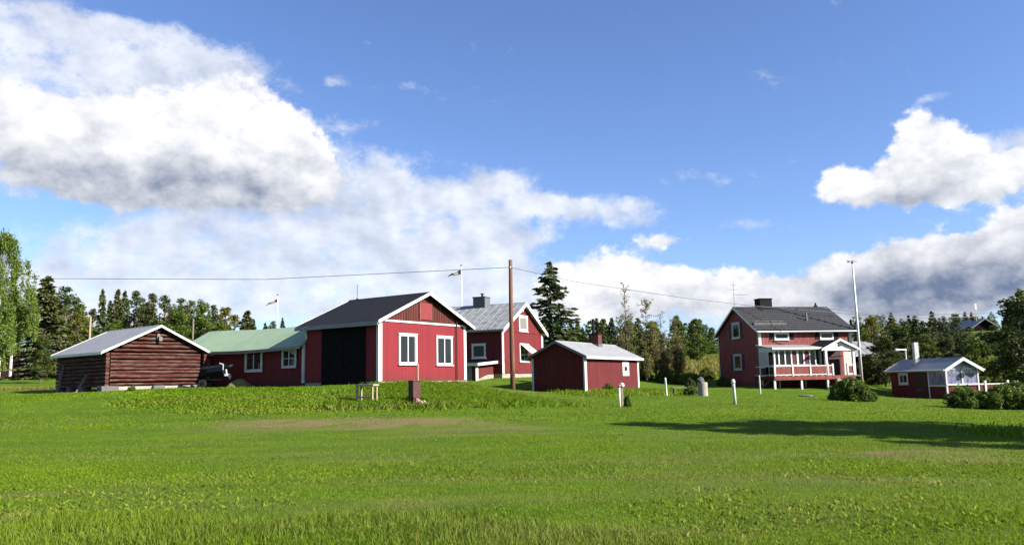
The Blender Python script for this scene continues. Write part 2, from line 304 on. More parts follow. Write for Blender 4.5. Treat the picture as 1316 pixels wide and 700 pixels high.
# faces of a building: 'R' runs along local x (outside is -y), 'L' runs along local y (outside is -x)
def FP(face, s, d, z): return (s, -d, z) if face == 'R' else (-d, s, z)
def fb(mb, face, s0, s1, d0, d1, z0, z1):
    a = FP(face, s0, d0, z0); b = FP(face, s1, d1, z1); return mb.box(a[0], b[0], a[1], b[1], a[2], b[2])
def window(root, face, s0, s1, z0, z1, cas=.085, mull=(.5,), bars=(), cmat='white', glass='glass', curtain=None, sill=True, label=None, depth=.05, d0=0.0, pale=None):
    s0, s1 = sorted((s0, s1)); f = MB()
    fb(f, face, s0, s0 + cas, d0, d0 + depth, z0, z1); fb(f, face, s1 - cas, s1, d0, d0 + depth, z0, z1)
    fb(f, face, s0 + cas, s1 - cas, d0, d0 + depth, z1 - cas, z1); fb(f, face, s0 + cas, s1 - cas, d0, d0 + depth, z0, z0 + cas)
    a, b, c, d = s0 + cas, s1 - cas, z0 + cas, z1 - cas; edges = [a] + [a + (b - a) * q for q in mull] + [b]
    for q in mull: x = a + (b - a) * q; fb(f, face, x - .03, x + .03, d0, d0 + depth * .8, c, d)
    for i in range(len(edges) - 1):                      # inner sash frames
        p, q = edges[i], edges[i + 1]
        for u0, u1, w0, w1 in ((p + .006, p + .03, c, d), (q - .03, q - .006, c, d), (p + .03, q - .03, d - .03, d), (p + .03, q - .03, c, c + .03)):
            fb(f, face, u0, u1, d0 + .004, d0 + depth * .62, w0, w1)
    for q in bars: z = c + (d - c) * q; fb(f, face, a, b, d0 + .005, d0 + depth * .6, z - .014, z + .014)
    if sill: fb(f, face, s0 - .05, s1 + .05, d0, d0 + depth + .05, z0 - .035, z0)
    if sill: fb(f, face, s0 - .05, s1 + .05, d0, d0 + depth + .02, z1, z1 + .03)
    o = f.build('window', cmat, root, label=label)
    g = MB(); fb(g, face, a, b, d0 + .003, d0 + .012, c, d); g.build('pane', glass, o)
    if curtain:
        for u0, u1, w0, w1 in curtain:
            g = MB(); fb(g, face, a + (b - a) * u0, a + (b - a) * u1, d0 + .012, d0 + .0155, c + (d - c) * w0, c + (d - c) * w1)
            g.build('curtain', 'curtain', o)
    return o
def building(name, X, Y, deg, z0, label, cat='building', group=None):
    return empty(name, (X, Y, z0), radians(deg), label, cat, group)
def pent(ty, W, Ln, h, rise, c0=0.0, a0=0.0, zb=-.6):
    """gabled block: cross width W, length Ln along the ridge. Returns MB"""
    mp = (lambda c, a, z: (c, a, z)) if ty == 'A' else (lambda c, a, z: (a, c, z))
    b = MB(); b.prism([mp(c0, a0, zb), mp(c0 + W, a0, zb), mp(c0 + W, a0, h), mp(c0 + W / 2, a0, h + rise), mp(c0, a0, h)], Vector(mp(0, Ln, 0)))
    return b, mp
def gable_roof(root, ty, W, Ln, h, rise, oe, og, rmat, vmat='white', t=.10, c0=0, a0=0, seams=None, vh=.17, gutter=None, tiles=False, og2=None, seam_r=.018, underside=None, ridge_cap=True, fmat=None):
    mp = (lambda c, a, z: (c, a, z)) if ty == 'A' else (lambda c, a, z: (a, c, z))
    s = rise / (W / 2); og2 = og if og2 is None else og2
    pc = [(c0 - oe, h - oe * s), (c0 + W / 2, h + rise), (c0 + W + oe, h - oe * s)]
    A0, A1 = a0 - og, a0 + Ln + og2
    def slab(lo, hi, a_0, a_1, mb):
        poly = [mp(c, a_0, z + lo) for c, z in pc] + [mp(c, a_0, z + hi) for c, z in pc[::-1]]
        return mb.prism(poly, Vector(mp(0, a_1 - a_0, 0)))
    r = slab(.03, t, A0, A1, MB())
    if seams:
        k = int((A1 - A0) / seams)
        for i in range(1, k):
            a = A0 + (A1 - A0) * i / k
            for side in (0, 2):
                p, q = pc[side], pc[1]
                r.prism([mp(p[0], a - seam_r, p[1] + t - .005), mp(q[0], a - seam_r, q[1] + t - .005), mp(q[0], a - seam_r, q[1] + t + .03), mp(p[0], a - seam_r, p[1] + t + .03)], Vector(mp(0, 2 * seam_r, 0)))
    if ridge_cap: r.prism([mp(pc[1][0] - .14, A0, pc[1][1] + t - .14 * s), mp(pc[1][0], A0, pc[1][1] + t + .035), mp(pc[1][0] + .14, A0, pc[1][1] + t - .14 * s), mp(pc[1][0], A0, pc[1][1] + t - .02)], Vector(mp(0, A1 - A0, 0)))
    ro = r.build('roof', rmat, root)
    if tiles:
        mb = MB(); nx = int((A1 - A0) / .05)
        for side in (0, 2):
            p, q = pc[side], pc[1]; L = sqrt((p[0] - q[0]) ** 2 + (p[1] - q[1]) ** 2); nr = int(L / .34); vs = []; fs = []
            for j in range(nr * 2):
                u = (j // 2 + (j % 2) * .999) / nr; hh = t + .012 + (.03 if j % 2 == 0 else 0)
                for i in range(nx + 1):
                    a = A0 + (A1 - A0) * i / nx
                    w = .022 * (1 + sin(2 * pi * (a / .26)))
                    vs.append(mp(p[0] + (q[0] - p[0]) * u, a, p[1] + (q[1] - p[1]) * u + hh + w))
            for j in range(nr * 2 - 1):
                for i in range(nx): b = j * (nx + 1) + i; fs.append((b, b + 1, b + nx + 2, b + nx + 1))
            mb.add(vs, fs)
        mb.build('roof_tiles', 'roof_tile', ro)
    for a_0, a_1 in ((A0 - .03, A0), (A1, A1 + .03)):
        for side in (0, 2):
            p, q = pc[side], pc[1]
            v = MB().prism([mp(p[0], a_0, p[1] - vh + .08), mp(q[0], a_0, q[1] - vh + .08), mp(q[0], a_0, q[1] + t + .02), mp(p[0], a_0, p[1] + t + .02)], Vector(mp(0, a_1 - a_0, 0)))
            v.build('verge_board', vmat, root)
    for side, sg in ((0, -1), (2, 1)):
        p = pc[side]; c1 = p[0] + sg * .025
        g = MB(); a = mp(min(p[0], c1), A0, p[1] - .06); b = mp(max(p[0], c1), A1, p[1] + t - .01); g.box(a[0], b[0], a[1], b[1], a[2], b[2])
        if gutter:
            g2 = MB(); g2.tube([mp(p[0] + sg * .08, A0 - .02, p[1] + .02), mp(p[0] + sg * .08, A1 + .02, p[1] + .02)], .055, 8); g2.build('gutter', gutter, root)
        g.build('fascia', fmat or vmat, root)
    return ro
def corner(root, face, s, z0, z1, w=.12, d=.03, m='white', base=0.0):
    b = MB(); fb(b, face, s, s + w, base + .001, base + d, z0, z1); return b.build('corner_board', m, root)
# ------------------------------------------------------------------ the land
def vnoise(x, y, sc, seed=0):
    x = x / sc + seed * 17.3; y = y / sc + seed * 9.1; xi = np.floor(x).astype(np.int64); yi = np.floor(y).astype(np.int64); fx = x - xi; fy = y - yi
    def hsh(a, b):
        n = (a * 374761393 + b * 668265263 + seed * 974711) & 0xffffffff; n = ((n ^ (n >> 13)) * 1274126177) & 0xffffffff; return ((n ^ (n >> 16)) & 0xffff) / 65535.
    fx = fx * fx * (3 - 2 * fx); fy = fy * fy * (3 - 2 * fy)
    return (hsh(xi, yi) * (1 - fx) + hsh(xi + 1, yi) * fx) * (1 - fy) + (hsh(xi, yi + 1) * (1 - fx) + hsh(xi + 1, yi + 1) * fx) * fy
def fbm(x, y, sc, seed=0): return .5 * vnoise(x, y, sc, seed) + .3 * vnoise(x, y, sc / 2.3, seed + 1) + .2 * vnoise(x, y, sc / 5.1, seed + 2)
DRY = [(-4.3, 26.4, 3.9, 1.5, 1.25), (-8.5, 27.4, 2.6, .9, 1.0), (-.8, 24.2, 2.2, .9, .55), (4.6, 20.6, 2.4, 1.0, .8), (7.4, 16.1, 1.6, .6, 1.0), (8.4, 14.9, 1.2, .35, .8), (-6.8, 12.2, 2.2, .5, .4), (-6.6, 10.0, .5, .35, 1.0),
       (8.6, 36.5, 1.6, 1.2, .4), (8.6, 32, 2.2, 1.2, .5), (-33, 54, 8, 1.1, 1.0), (-1.5, 17, 2.5, .8, .25), (5.0, 12.5, 2.5, .6, .2), (0, 44, 2.5, 2, .3), (-4, 30.6, 5, .35, .6), (-11, 30, 5, .4, .4), (2, 22.5, 4, .4, .5),(-2, 11, 2.5, .6, .15)]
def dryness(x, y):
    d = np.zeros_like(x)
    n = fbm(x * .45, y * 1.6, 1.1, 3)
    for cx, cy, rx, ry, w in DRY: d += w * np.exp(-((x - cx) / rx) ** 2 - ((y - cy) / ry) ** 2)
    n2 = fbm(x, y * 2.2, .55, 13)
    d = d * np.clip(.1 + 1.1 * n + 1.5 * (n2 - .45), 0, 1.6) + .52 * np.clip(fbm(x * .5, y * 1.3, 3.2, 5) - .46, 0, 1) * 2
    return np.clip(d, 0, 1)
def setattr_float(me, name, arr, dom='POINT'):
    a = me.attributes.new(name, 'FLOAT', dom); a.data.foreach_set('value', np.asarray(arr, np.float32))
def npmesh(name, V, F, mats, loops=4):
    me = bpy.data.meshes.new(name); V = np.asarray(V, np.float32); F = np.asarray(F, np.int32)
    me.vertices.add(len(V)); me.vertices.foreach_set('co', V.ravel()); me.loops.add(F.size); me.loops.foreach_set('vertex_index', F.ravel())
    me.polygons.add(len(F)); me.polygons.foreach_set('loop_start', np.arange(0, F.size, F.shape[1], dtype=np.int32)); me.polygons.foreach_set('loop_total', np.full(len(F), F.shape[1], np.int32))
    me.update(calc_edges=True)
    for m_ in mats: me.materials.append(M[m_] if isinstance(m_, str) else m_)
    return me
def link(name, me, parent=None):
    o = bpy.data.objects.new(name, me); COL.objects.link(o); o.parent = parent; return o
def grass_mats():
    m, t, p = newmat('ground_turf')
    a = N(t, 'ShaderNodeAttribute', attribute_name='dry').outputs['Fac']; g = N(t, 'ShaderNodeNewGeometry').outputs['Position']
    n1 = NOI(t, VM(t, 'MULTIPLY', g, (.7, 1.5, 1)), .55, 8, .65); n2 = NOI(t, g, 9, 5, .7)
    c = MIX(t, MR(t, n1, .32, .68), (.046, .100, .003), (.105, .170, .005))
    c = MIX(t, MR(t, n2, .35, .7, 0, .5), c, (.023, .045, .006))
    c = MIX(t, MR(t, MA(t, 'MULTIPLY_ADD', MA(t, 'SUBTRACT', n2, .5), .5, a), .25, .85), c, (.145, .118, .048))
    t.links.new(c, p.inputs['Base Color']); p.inputs['Roughness'].default_value = .95; p.inputs['Specular IOR Level'].default_value = .1
    bump(t, p, NOI(t, g, 22, 5, .7), .9, .06)
    M['turf'] = m
    def blade(name, lo, hi, dryc, trans=.35):
        lo, hi, dryc = (tuple(x * .82 for x in q_) for q_ in (lo, hi, dryc))
        m = bpy.data.materials.new(name); m.use_nodes = True; t = m.node_tree; t.nodes.clear()
        a = N(t, 'ShaderNodeAttribute', attribute_name='dry').outputs['Fac']; q = N(t, 'ShaderNodeAttribute', attribute_name='tint').outputs['Fac']
        c = MIX(t, q, lo, hi); c = MIX(t, a, c, dryc)
        d = N(t, 'ShaderNodeBsdfPrincipled'); d.inputs['Roughness'].default_value = .6; d.inputs['Specular IOR Level'].default_value = .12; t.links.new(c, d.inputs['Base Color'])
        tr = N(t, 'ShaderNodeBsdfTranslucent'); t.links.new(MIX(t, .35, c, (.28, .36, .01)), tr.inputs[0])
        mx = N(t, 'ShaderNodeMixShader'); mx.inputs[0].default_value = trans; t.links.new(d.outputs[0], mx.inputs[1]); t.links.new(tr.outputs[0], mx.inputs[2])
        o = N(t, 'ShaderNodeOutputMaterial'); t.links.new(mx.outputs[0], o.inputs[0]); M[name] = m
    blade('blade', (.062, .128, .004), (.215, .305, .008), (.215, .185, .07))
    blade('weed', (.045, .12, .004), (.20, .31, .010), (.26, .21, .06))
    blade('straw', (.10, .10, .02), (.26, .21, .065), (.27, .21, .08))
grass_mats()
def axis(segs):
    out = [segs[0][0]]
    for a, b, st in segs: out += list(np.arange(a + st, b + 1e-6, st))
    return np.array(sorted(set(np.round(out, 3))))
gx = axis([(-3000, -420, 430), (-420, -80, 20), (-80, -30, 2.5), (-30, 32, .4), (32, 80, 2.4), (80, 420, 20), (420, 3000, 430)])
gy = axis([(-1500, -300, 300), (-300, -20, 20), (-20, 4, 2), (4, 60, .4), (60, 130, 1.4), (130, 420, 10), (420, 3010, 370)])
XX, YY = np.meshgrid(gx, gy); ZZ = gz(XX, YY)
near = np.exp(-((YY - 30) / 40) ** 2 - (XX / 45) ** 2)
ZZ = ZZ + near * ((fbm(XX, YY, 2.6, 8) - .5) * .09)
V = np.stack([XX.ravel(), YY.ravel(), ZZ.ravel()], 1); nx, ny = len(gx), len(gy)
I = np.arange(nx * ny).reshape(ny, nx); F = np.stack([I[:-1, :-1].ravel(), I[:-1, 1:].ravel(), I[1:, 1:].ravel(), I[1:, :-1].ravel()], 1)
me = npmesh('ground', V, F, ['turf']); setattr_float(me, 'dry', dryness(V[:, 0], V[:, 1]))
me.polygons.foreach_set('use_smooth', np.ones(len(F), bool))
tag(link('ground', me), kind='structure')
# ================================================================== LOG BARN
rng = random.Random(3)
W, Ln, H, RI = 5.48, 5.30, 1.80, 1.30
b = building('log_barn', -20.97, 40.9, 51.9, 1.847, 'old dark red log barn with pale grey sheet metal roof, leftmost farm building', 'barn')
core, mp = pent('A', W - .16, Ln - .16, H - .02, RI - .03, .08, .08, -.02); core.build('inner_wall', 'log_gap', b)
logs = MB(); LH = .2; k = 0; z = .02
slope = RI / (W / 2)
while z < H + RI - .15:
    h = LH * rng.uniform(.9, 1.12)
    if z + h < H + .05: x0, x1 = .25, W - .25
    else:
        ins = (z + h - H) / slope; x0, x1 = ins - .05, W - ins + .05
    gap = rng.choice((.012, .02, .03, .045, .07)); r = h - gap
    for a0, dr in ((-.02, 1), (Ln + .02, -1)):
        n = 7; dz = [rng.uniform(-.012, .012) for _ in range(n)]; dd = [rng.uniform(-.012, .012) for _ in range(n)]
        prof = [(0, .12), (-.06, .1), (-.085, .35), (-.085, .7), (-.055, .94), (0, .97), (.1, .9), (.1, .1)]
        vs = []; fs = []
        for i in range(n):
            x = x0 + (x1 - x0) * i / (n - 1)
            for py, pz in prof: vs.append((x, a0 + dr * (py + (dd[i] if py < 0 else 0)), z + pz * r + dz[i]))
        m_ = len(prof)
        for i in range(n - 1):
            for j in range(m_): fs.append((i * m_ + j, i * m_ + (j + 1) % m_, (i + 1) * m_ + (j + 1) % m_, (i + 1) * m_ + j))
        fs += [list(range(m_)), list(range((n - 1) * m_, n * m_))]
        logs.add(vs, fs)
    z += h
logs.build('gable_logs', 'log', b)
side = MB(); z = -.06
while z < H - .1:
    h = LH * rng.uniform(.9, 1.05)
    for x in (.03, W - .03):
        sg = -1 if x < 1 else 1
        side.prism([(x - .1, -.26, z + .03), (x - .1, -.26, z + h - .05), (x - .04, -.26, z + h - .02), (x + .05, -.26, z + h - .02), (x + .1, -.26, z + h - .06), (x + .1, -.26, z + .04), (x + .04, -.26, z), (x - .05, -.26, z)], (0, Ln + .5, 0))
    z += h
side.build('side_logs', 'log', b)
gable_roof(b, 'A', W, Ln, H + .02, RI, .35, .36, 'roof_zinc', 'white', .08, vh=.10)
f = MB(); f.box(.1, W - .1, -.14, .25, -.62, -.03); f.build('foundation', 'concrete', b)
for x0, x1 in ((-.26, .62), (2.46, 3.1), (W - .82, W + .12)):
    s_ = MB(); s_.box(x0, x1, -.34, .2, -.30, -.005); s_.build('foundation_stone', 'stone', b, bevel=.03)
for y in (2.0, 3.6, 4.9):
    s_ = MB(); s_.box(-.15, .3, y, y + .4, -.5, -.03); s_.build('foundation_stone', 'stone', b, bevel=.03)
l = MB(); l.box(2.62, 2.76, -.2, -.09, 2.45, 2.75); l.prism([(2.66, -.34, 2.36), (2.84, -.34, 2.36), (2.80, -.1, 2.46), (2.68, -.1, 2.46)], (0, 0, .2)); l.build('gable_lamp', 'wood_grey', b)
br = MB(); br.box(W + .1, W + 1.1, -.25, -.19, 1.62, 1.71); br.tube([(W + 1.02, -.2, 1.63), (W + .6, -.2, .86)], .02, 6); br.build('side_bracket', 'pink', b)
pl = MB(); pl.box(W + .13, W + .5, .1, .15, .3, 1.5); pl.build('side_panel', 'orange_wood', b)
# planks leaning on the dark wall
for i, (y, tilt, m_) in enumerate(((4.0, .65, 'wood_grey'), (1.6, .2, 'wood_grey'))):
    p = empty('plank', (0, 0, 0), 0, ['long grey plank leaning on the far end of the dark barn wall', 'short dark plank leaning on the barn wall near its corner'][i], 'plank')
    ca, sa = cos(radians(51.9)), sin(radians(51.9))
    def bw(x, y, z): return Vector((-20.97 + x * ca - y * sa, 40.9 + x * sa + y * ca, z))
    a = bw(-.7, y, 0); a.z = G(a.x, a.y) ; c = bw(-.12, y + tilt, 0); c.z = a.z + (1.5 if i == 0 else .95)
    p.location = a; q = MB(); q.prism([Vector((0, 0, 0)), Vector((.08, .1, 0)), (c - a) + Vector((.08, .1, 0)), (c - a)], (.03, -.03, 0)); q.build('board', m_, p)
# ================================================================== GARAGE BUILDING
W, Ln, H, RI = 6.92, 5.12, 2.95, 1.48
b = building('red_garage', -6.51, 38.35, 56.1, 1.80, 'red garage with black roof, large black doors and two white windows in its gable', 'garage')
q, mp = pent('A', W, Ln, H, RI, zb=-.02); q.build('wall', 'red_bright', b)
bt = MB().prism([(.03, -.022, H + .005), (W - .03, -.022, H + .005), (W / 2, -.022, H + RI - .03)], (0, .021, 0)); x = .25
while x < W - .2:
    zt = H + RI * (1 - abs(x - W / 2) / (W / 2)) - .05
    if zt > H + .1 and not 3.05 < x < 3.95: bt.box(x, x + .035, -.045, -.022, H + .02, zt)
    x += .19
bt.build('gable_boarding', 'red_old', b)
q = MB(); fb(q, 'R', 3.05, 3.92, .022, .06, H + .17, H + 1.03); q.build('hatch', 'hatch_red', b)
for s0 in (3.0, 3.93): q = MB(); fb(q, 'R', s0, s0 + .04, .023, .07, H + .15, H + 1.05); q.build('hatch_trim', 'orange_wood', b)
q = MB(); fb(q, 'R', .13, W - .13, .001, .055, H - .06, H + .03); q.build('gable_trim', 'white', b)
corner(b, 'R', -.03, 0, H + .02, .26, .035); corner(b, 'R', W - .2, 0, H - .02, .22, .035)
corner(b, 'L', -.034, 0, H - .15, .14, .03)
window(b, 'R', 1.42, 2.80, .80, 2.33, curtain=[(0, .08, .0, 1), (.92, 1, 0, 1)])
window(b, 'R', 4.35, 5.70, .78, 2.31, curtain=[(.0, .07, 0, 1)])
q = MB(); fb(q, 'R', 5.95, 6.0, .0, .03, 0, H - .05); q.build('cover_strip', 'red_plain', b)
q = MB(); q.tube([(6.02, -.09, H + .25), (6.02, -.09, 0.02)], .035, 8); q.build('downpipe', 'brown', b)
q = MB(); q.box(.0, W, .02, Ln, -.9, -.02); q.box(-.04, W + .03, -.05, .02, -.9, -.03); q.build('foundation', 'concrete', b)
# doors with raised diagonal laths
q = MB(); fb(q, 'L', .84, 3.88, .001, .05, -.26, 2.78); d = q.build('garage_door', 'door_black', b)
lt = MB()
for c0 in (.84, 2.36):
    for i in range(4):
        z0 = -.26 + i * .76; w = 1.52
        for p0, p1 in (((c0 + .05, z0), (c0 + w / 2, z0 + .7)), ((c0 + w - .05, z0), (c0 + w / 2, z0 + .7))):
            lt.prism([FP('L', p0[0], .05, p0[1]), FP('L', p0[0] + .07, .05, p0[1]), FP('L', p1[0] + .07, .05, p1[1]), FP('L', p1[0], .05, p1[1])], (-.02, 0, 0))
fb(lt, 'L', 2.33, 2.39, .05, .075, -.2, 2.7)
lt.build('door_laths', 'door_lath', d)
gable_roof(b, 'A', W, Ln, H, RI, .38, .36, 'roof_black', 'white', .09, vh=.13, fmat='metal_grey')
q = MB(); q.box(-.46, -.40, -.35, Ln + .35, H - .30, H - .17); q.build('gutter', 'metal_grey', b)
q = MB(); q.tube([(W / 2, 4.9, H + RI), (W / 2, 4.9, H + RI + .95)], .014, 6); q.box(W / 2 - .05, W / 2 + .05, 4.85, 4.95, H + RI + .05, H + RI + .16); q.build('roof_rod', 'metal_dark', b)
# ================================================================== LONG SHED WITH GREEN ROOF
g = building('long_shed', -6.51, 38.35, 56.1, 1.80, 'low dark red shed with pale green metal roof joined to the garage', 'shed')
S0, S1, GW_ = 5.125, 15.9, 4.0
q, mp = pent('A', GW_, S1 - S0, 2.02, 1.05, .06, S0, -.2); q.build('wall', 'red_mid', g)
r = MB(); sl = 1.05 / 2
# roof deck sags slightly between the gables
vs = []; fs = []; n = 16
for i in range(n + 1):
    t_ = i / n; a = S0 + .002 + (S1 + .3 - S0) * t_; sag = -.11 * sin(pi * min(1, t_ * 1.15)) + .04 * t_
    for c, z in ((-.36, 2.02 - .42 * sl), (2.06, 3.12), (4.5, 2.02 - .42 * sl)):
        vs += [(c, a, z + sag + .04), (c, a, z + sag + .12)]
for i in range(n):
    o = i * 6
    for j, k in ((0, 2), (2, 4)): fs += [(o + j + 1, o + k + 1, o + 6 + k + 1, o + 6 + j + 1), (o + j, o + 6 + j, o + 6 + k, o + k)]
    fs += [(o, o + 1, o + 7, o + 6), (o + 4, o + 10, o + 11, o + 5)]
fs += [(0, 2, 3, 1), (2, 4, 5, 3)]; o = n * 6; fs += [(o, o + 1, o + 3, o + 2), (o + 2, o + 3, o + 5, o + 4)]
r.add(vs, fs); r.build('roof', 'roof_green', g)
fs_ = MB()
for i in range(n):
    a = vs[i * 6]; c = vs[i * 6 + 6]
    fs_.prism([(a[0] - .03, a[1], a[2] - .09), (a[0] - .03, c[1] , c[2] - .09), (a[0] - .03, c[1], c[2] + .06), (a[0] - .03, a[1], a[2] + .06)], (.03, 0, 0))
fs_.build('fascia', 'metal_grey', g)
window(g, 'L', 8.49, 9.95, .64, 1.88, .13, curtain=[(.0, .06, 0, 1)], cmat='white_worn', glass='glass', d0=-.06 + .06, sill=False)
window(g, 'L', 5.80, 6.92, .78, 1.80, .10, bars=(.5,), cmat='white_worn', sill=False)
q = MB(); fb(q, 'L', 5.14, 5.30, .0, .09, 0, 1.98); fb(q, 'L', 5.0, 5.12, .002, .05, 2.2, 2.78); q.build('corner_board', 'white_worn', g)
q = MB(); q.box(.1, 4.0, S0 + .05, S1 - .1, -.9, -.2); q.build('foundation', 'concrete', g)
# ================================================================== HOUSE WITH STANDING-SEAM ROOF
W, Ln, H, RI = 7.7, 8.0, 3.3, 2.06
b = building('red_cottage_house', -.86, 58.04, 65.1, 2.24, 'tall red house with silver metal roof behind the utility pole', 'house')
q, mp = pent('A', W, Ln, H, RI, zb=0); q.build('wall', 'red_mid', b)
q = MB(); q.box(.06, W - .06, .04, Ln - .04, -1.0, -.01); q.build('foundation', 'concrete', b)
q = MB(); fb(q, 'R', .0, W, .001, .035, H - .18, H - .12); q.build('belt_trim', 'red_mid', b)
gable_roof(b, 'A', W, Ln, H, RI, .34, .34, 'roof_zinc_old', 'white', .10, seams=.58, vh=.26, gutter='metal_grey', seam_r=.025)
for s0 in (-.34, W + .02):
    q = MB(); q.box(s0, s0 + .34, -.36, -.0, H - .20, H - .06); q.build('cornice_return', 'white', b)
corner(b, 'R', .0, 0, H - .05, .30, .035); corner(b, 'R', W - .3, 0, H - .05, .30, .035)
window(b, 'R', 3.04, 4.69, 3.21, 4.44, .16, mull=(), curtain=[(.0, 1, .0, 1)], label='attic window with drawn blind')
window(b, 'R', 3.07, 4.77, .87, 2.27, .15, mull=(.5,))
q = MB(); q.prism([(3.15, -.1, 2.2), (4.72, -.1, 2.2), (4.95, -.95, 1.45), (3.35, -.95, 1.45)], (0, .01, .03)); q.build('awning', 'awning', b)
for a_, c_ in ((3.4, 3.3), (4.93, 4.75)): q = MB(); q.tube([(a_, -.93, 1.45), (c_, -.06, 1.4)], .02, 5); q.build('awning_arm', 'white', b)
window(b, 'L', 1.30, 2.46, 1.14, 2.21, .12, mull=())
q = MB().prism([(W / 2 - .1, -.06, H + RI - .6), (W / 2 + .1, -.06, H + RI - .6), (W / 2, -.06, H + RI - .3)], (0, .05, 0)); q.build('gable_vent', 'white', b)
q = MB(); q.box(W / 2 - .45, W / 2 + .45, 3.05, 4.1, H + RI - .5, H + RI + .68); q.box(W / 2 - .5, W / 2 + .5, 3.0, 4.15, H + RI + .68, H + RI + .76); c_ = q.build('chimney', 'render_grey', b)
q = MB(); q.tube([(W / 2, 3.5, H + RI + .76), (W / 2, 3.5, H + RI + 1.0)], .09, 8); q.box(W / 2 - .13, W / 2 + .13, 3.37, 3.63, H + RI + 1.0, H + RI + 1.04); q.build('chimney_cowl', 'metal_dark', c_)
# entrance annex in front of the shaded wall
q = MB(); q.prism([(-2.84, .70, -.6), (.0, .70, -.6), (.0, .70, .80), (-2.84, .70, .62)], (0, 1.9, 0)); an = q.build('entrance_annex', 'red_mid', b)
q = MB(); q.prism([(-2.86, .68, -.75), (.0, .68, -.75), (.0, .68, -.05), (-1.0, .68, -.07), (-2.4, .68, -.38), (-2.86, .68, -.42)], (0, .02, 0)); q.build('annex_plinth', 'concrete', an)
q = MB(); q.prism([(-3.15, .35, .64), (.0, .35, .84), (.0, .35, .92), (-3.15, .35, .72)], (0, 2.5, 0)); q.build('annex_roof', 'metal_dark', an)
q = MB(); q.prism([(-3.17, .32, .54), (-.02, .32, .74), (-.02, .32, .93), (-3.17, .32, .73)], (0, .03, 0)); q.prism([(-3.18, .35, .54), (-3.15, .35, .54), (-3.15, .35, .74), (-3.18, .35, .74)], (0, 2.5, 0)); q.build('annex_fascia', 'white', an)
q = MB(); q.box(-2.86, -2.5, .66, .695, -.55, .62); q.build('annex_corner_board', 'white', an)
q = MB(); q.box(-2.88, -2.842, .98, 1.75, -.55, .5); q.build('annex_door', 'door_grey', an)
# ================================================================== COTTAGE (SAUNA)
RL, LL, H, RI = 9.15, 3.66, 2.2, .87
b = building('red_sauna', 4.33, 49.14, 60.2, .95, 'small red hut with pale metal roof and brick chimney in the middle of the lawn', 'hut')
q, mp = pent('B', LL, RL, H, RI, zb=.0); q.build('wall', 'red_deep', b)
gable_roof(b, 'B', LL, RL, H, RI, .30, .30, 'roof_zinc', 'metal_grey', .09, vh=.13, fmat='white')  # white verge boards coloured grey: their shade is put into the colour
corner(b, 'L', -.03, -.02, H - .08, .10, .03); corner(b, 'R', .0, -.02, H - .08, .27, .032); corner(b, 'L', LL - .12, -.02, H - .1, .14, .03, 'white_worn'); corner(b, 'R', RL - .25, -.02, H - .1, .25, .032)
window(b, 'R', 6.10, 7.25, .93, 1.88, .30, mull=(), sill=False, depth=.04)
for s0 in (.3, 2.6, 5.2, 8.0):
    q = MB(); q.box(s0, s0 + .75, -.06, .3, -.35, -.005); q.build('foundation_stone', 'concrete', b, bevel=.02)
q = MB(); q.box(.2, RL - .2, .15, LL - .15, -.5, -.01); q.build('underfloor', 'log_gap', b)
q = MB(); q.box(5.3, 5.9, 1.35, 2.08, H + .3, 3.78); ch = q.build('chimney', 'brick', b)
q = MB(); q.box(5.26, 5.94, 1.31, 2.12, H + .25, 3.12); q.build('chimney_flashing', 'metal_grey', ch)
q = MB(); q.box(5.25, 5.95, 1.30, 2.13, 3.78, 3.86); q.build('chimney_cap', 'chimney_dark', ch)
q = MB(); q.tube([(5.55, 1.8, 3.86), (5.55, 1.8, 4.86)], .10, 10); q.build('stovepipe', 'metal_dark', ch)
# ================================================================== RIGHT HOUSE WITH PORCH
RL, LL, H, RI = 8.19, 6.89, 4.3, 2.04
b = building('red_farmhouse', 19.27, 62.58, 12.05, .96, 'large red farmhouse with black tiled roof and white glazed porch', 'house')
q, mp = pent('B', LL, RL, H, RI, zb=-.1); q.build('wall', 'red_pink', b)
q = MB(); q.box(.05, RL - .05, .05, LL - .05, -.8, -.1); q.build('foundation', 'stone', b)
gable_roof(b, 'B', LL, RL, H, RI, .30, .26, 'roof_tile', 'white', .08, vh=.15, gutter='white', tiles=True, ridge_cap=True)
corner(b, 'L', -.03, 0, H - .05, .14, .03, 'white_worn'); corner(b, 'L', LL - .1, 0, H - .05, .12, .03, 'white_worn')
corner(b, 'R', .0, 0, H - .05, .2, .035); corner(b, 'R', RL - .24, 0, H - .05, .24, .035)
for z0, z1, lab in ((3.82, 5.14, 'upper window of the shaded gable'), (1.23, 2.53, 'lower window of the shaded gable')):
    window(b, 'L', 2.92, 4.28, z0, z1, .13, mull=(), cmat='white_worn', label=lab, curtain=[(0, .12, 0, 1), (.88, 1, 0, 1)])
    for a_ in (2.5, 4.34): q = MB(); fb(q, 'L', a_, a_ + .38, .001, .03, z0, z1); q.build('shutter', 'brown', b)
for s0, s1 in ((1.36, 2.62), (5.36, 6.56)):
    window(b, 'R', s0, s1, 3.50, 4.10, .10, mull=(), glass='glass')
    for a_ in (s0 - .42, s1 + .06): q = MB(); fb(q, 'R', a_, a_ + .36, .001, .03, 3.54, 4.06); q.build('shutter', 'chimney_dark', b)
q = MB(); q.box(2.0, 3.1, LL / 2 - .45, LL / 2 + .45, H + RI - .3, H + RI + .72); q.box(1.95, 3.15, LL / 2 - .5, LL / 2 + .5, H + RI + .72, H + RI + .79); q.build('chimney', 'chimney_dark', b)
q = MB(); q.box(7.3, 7.55, LL / 2 - .1, LL / 2 + .1, H + RI, H + RI + .25); q.tube([(7.42, LL / 2, H + RI + .25), (7.42, LL / 2, H + RI + .45)], .07, 8); q.build('ridge_vent', 'metal_dark', b)
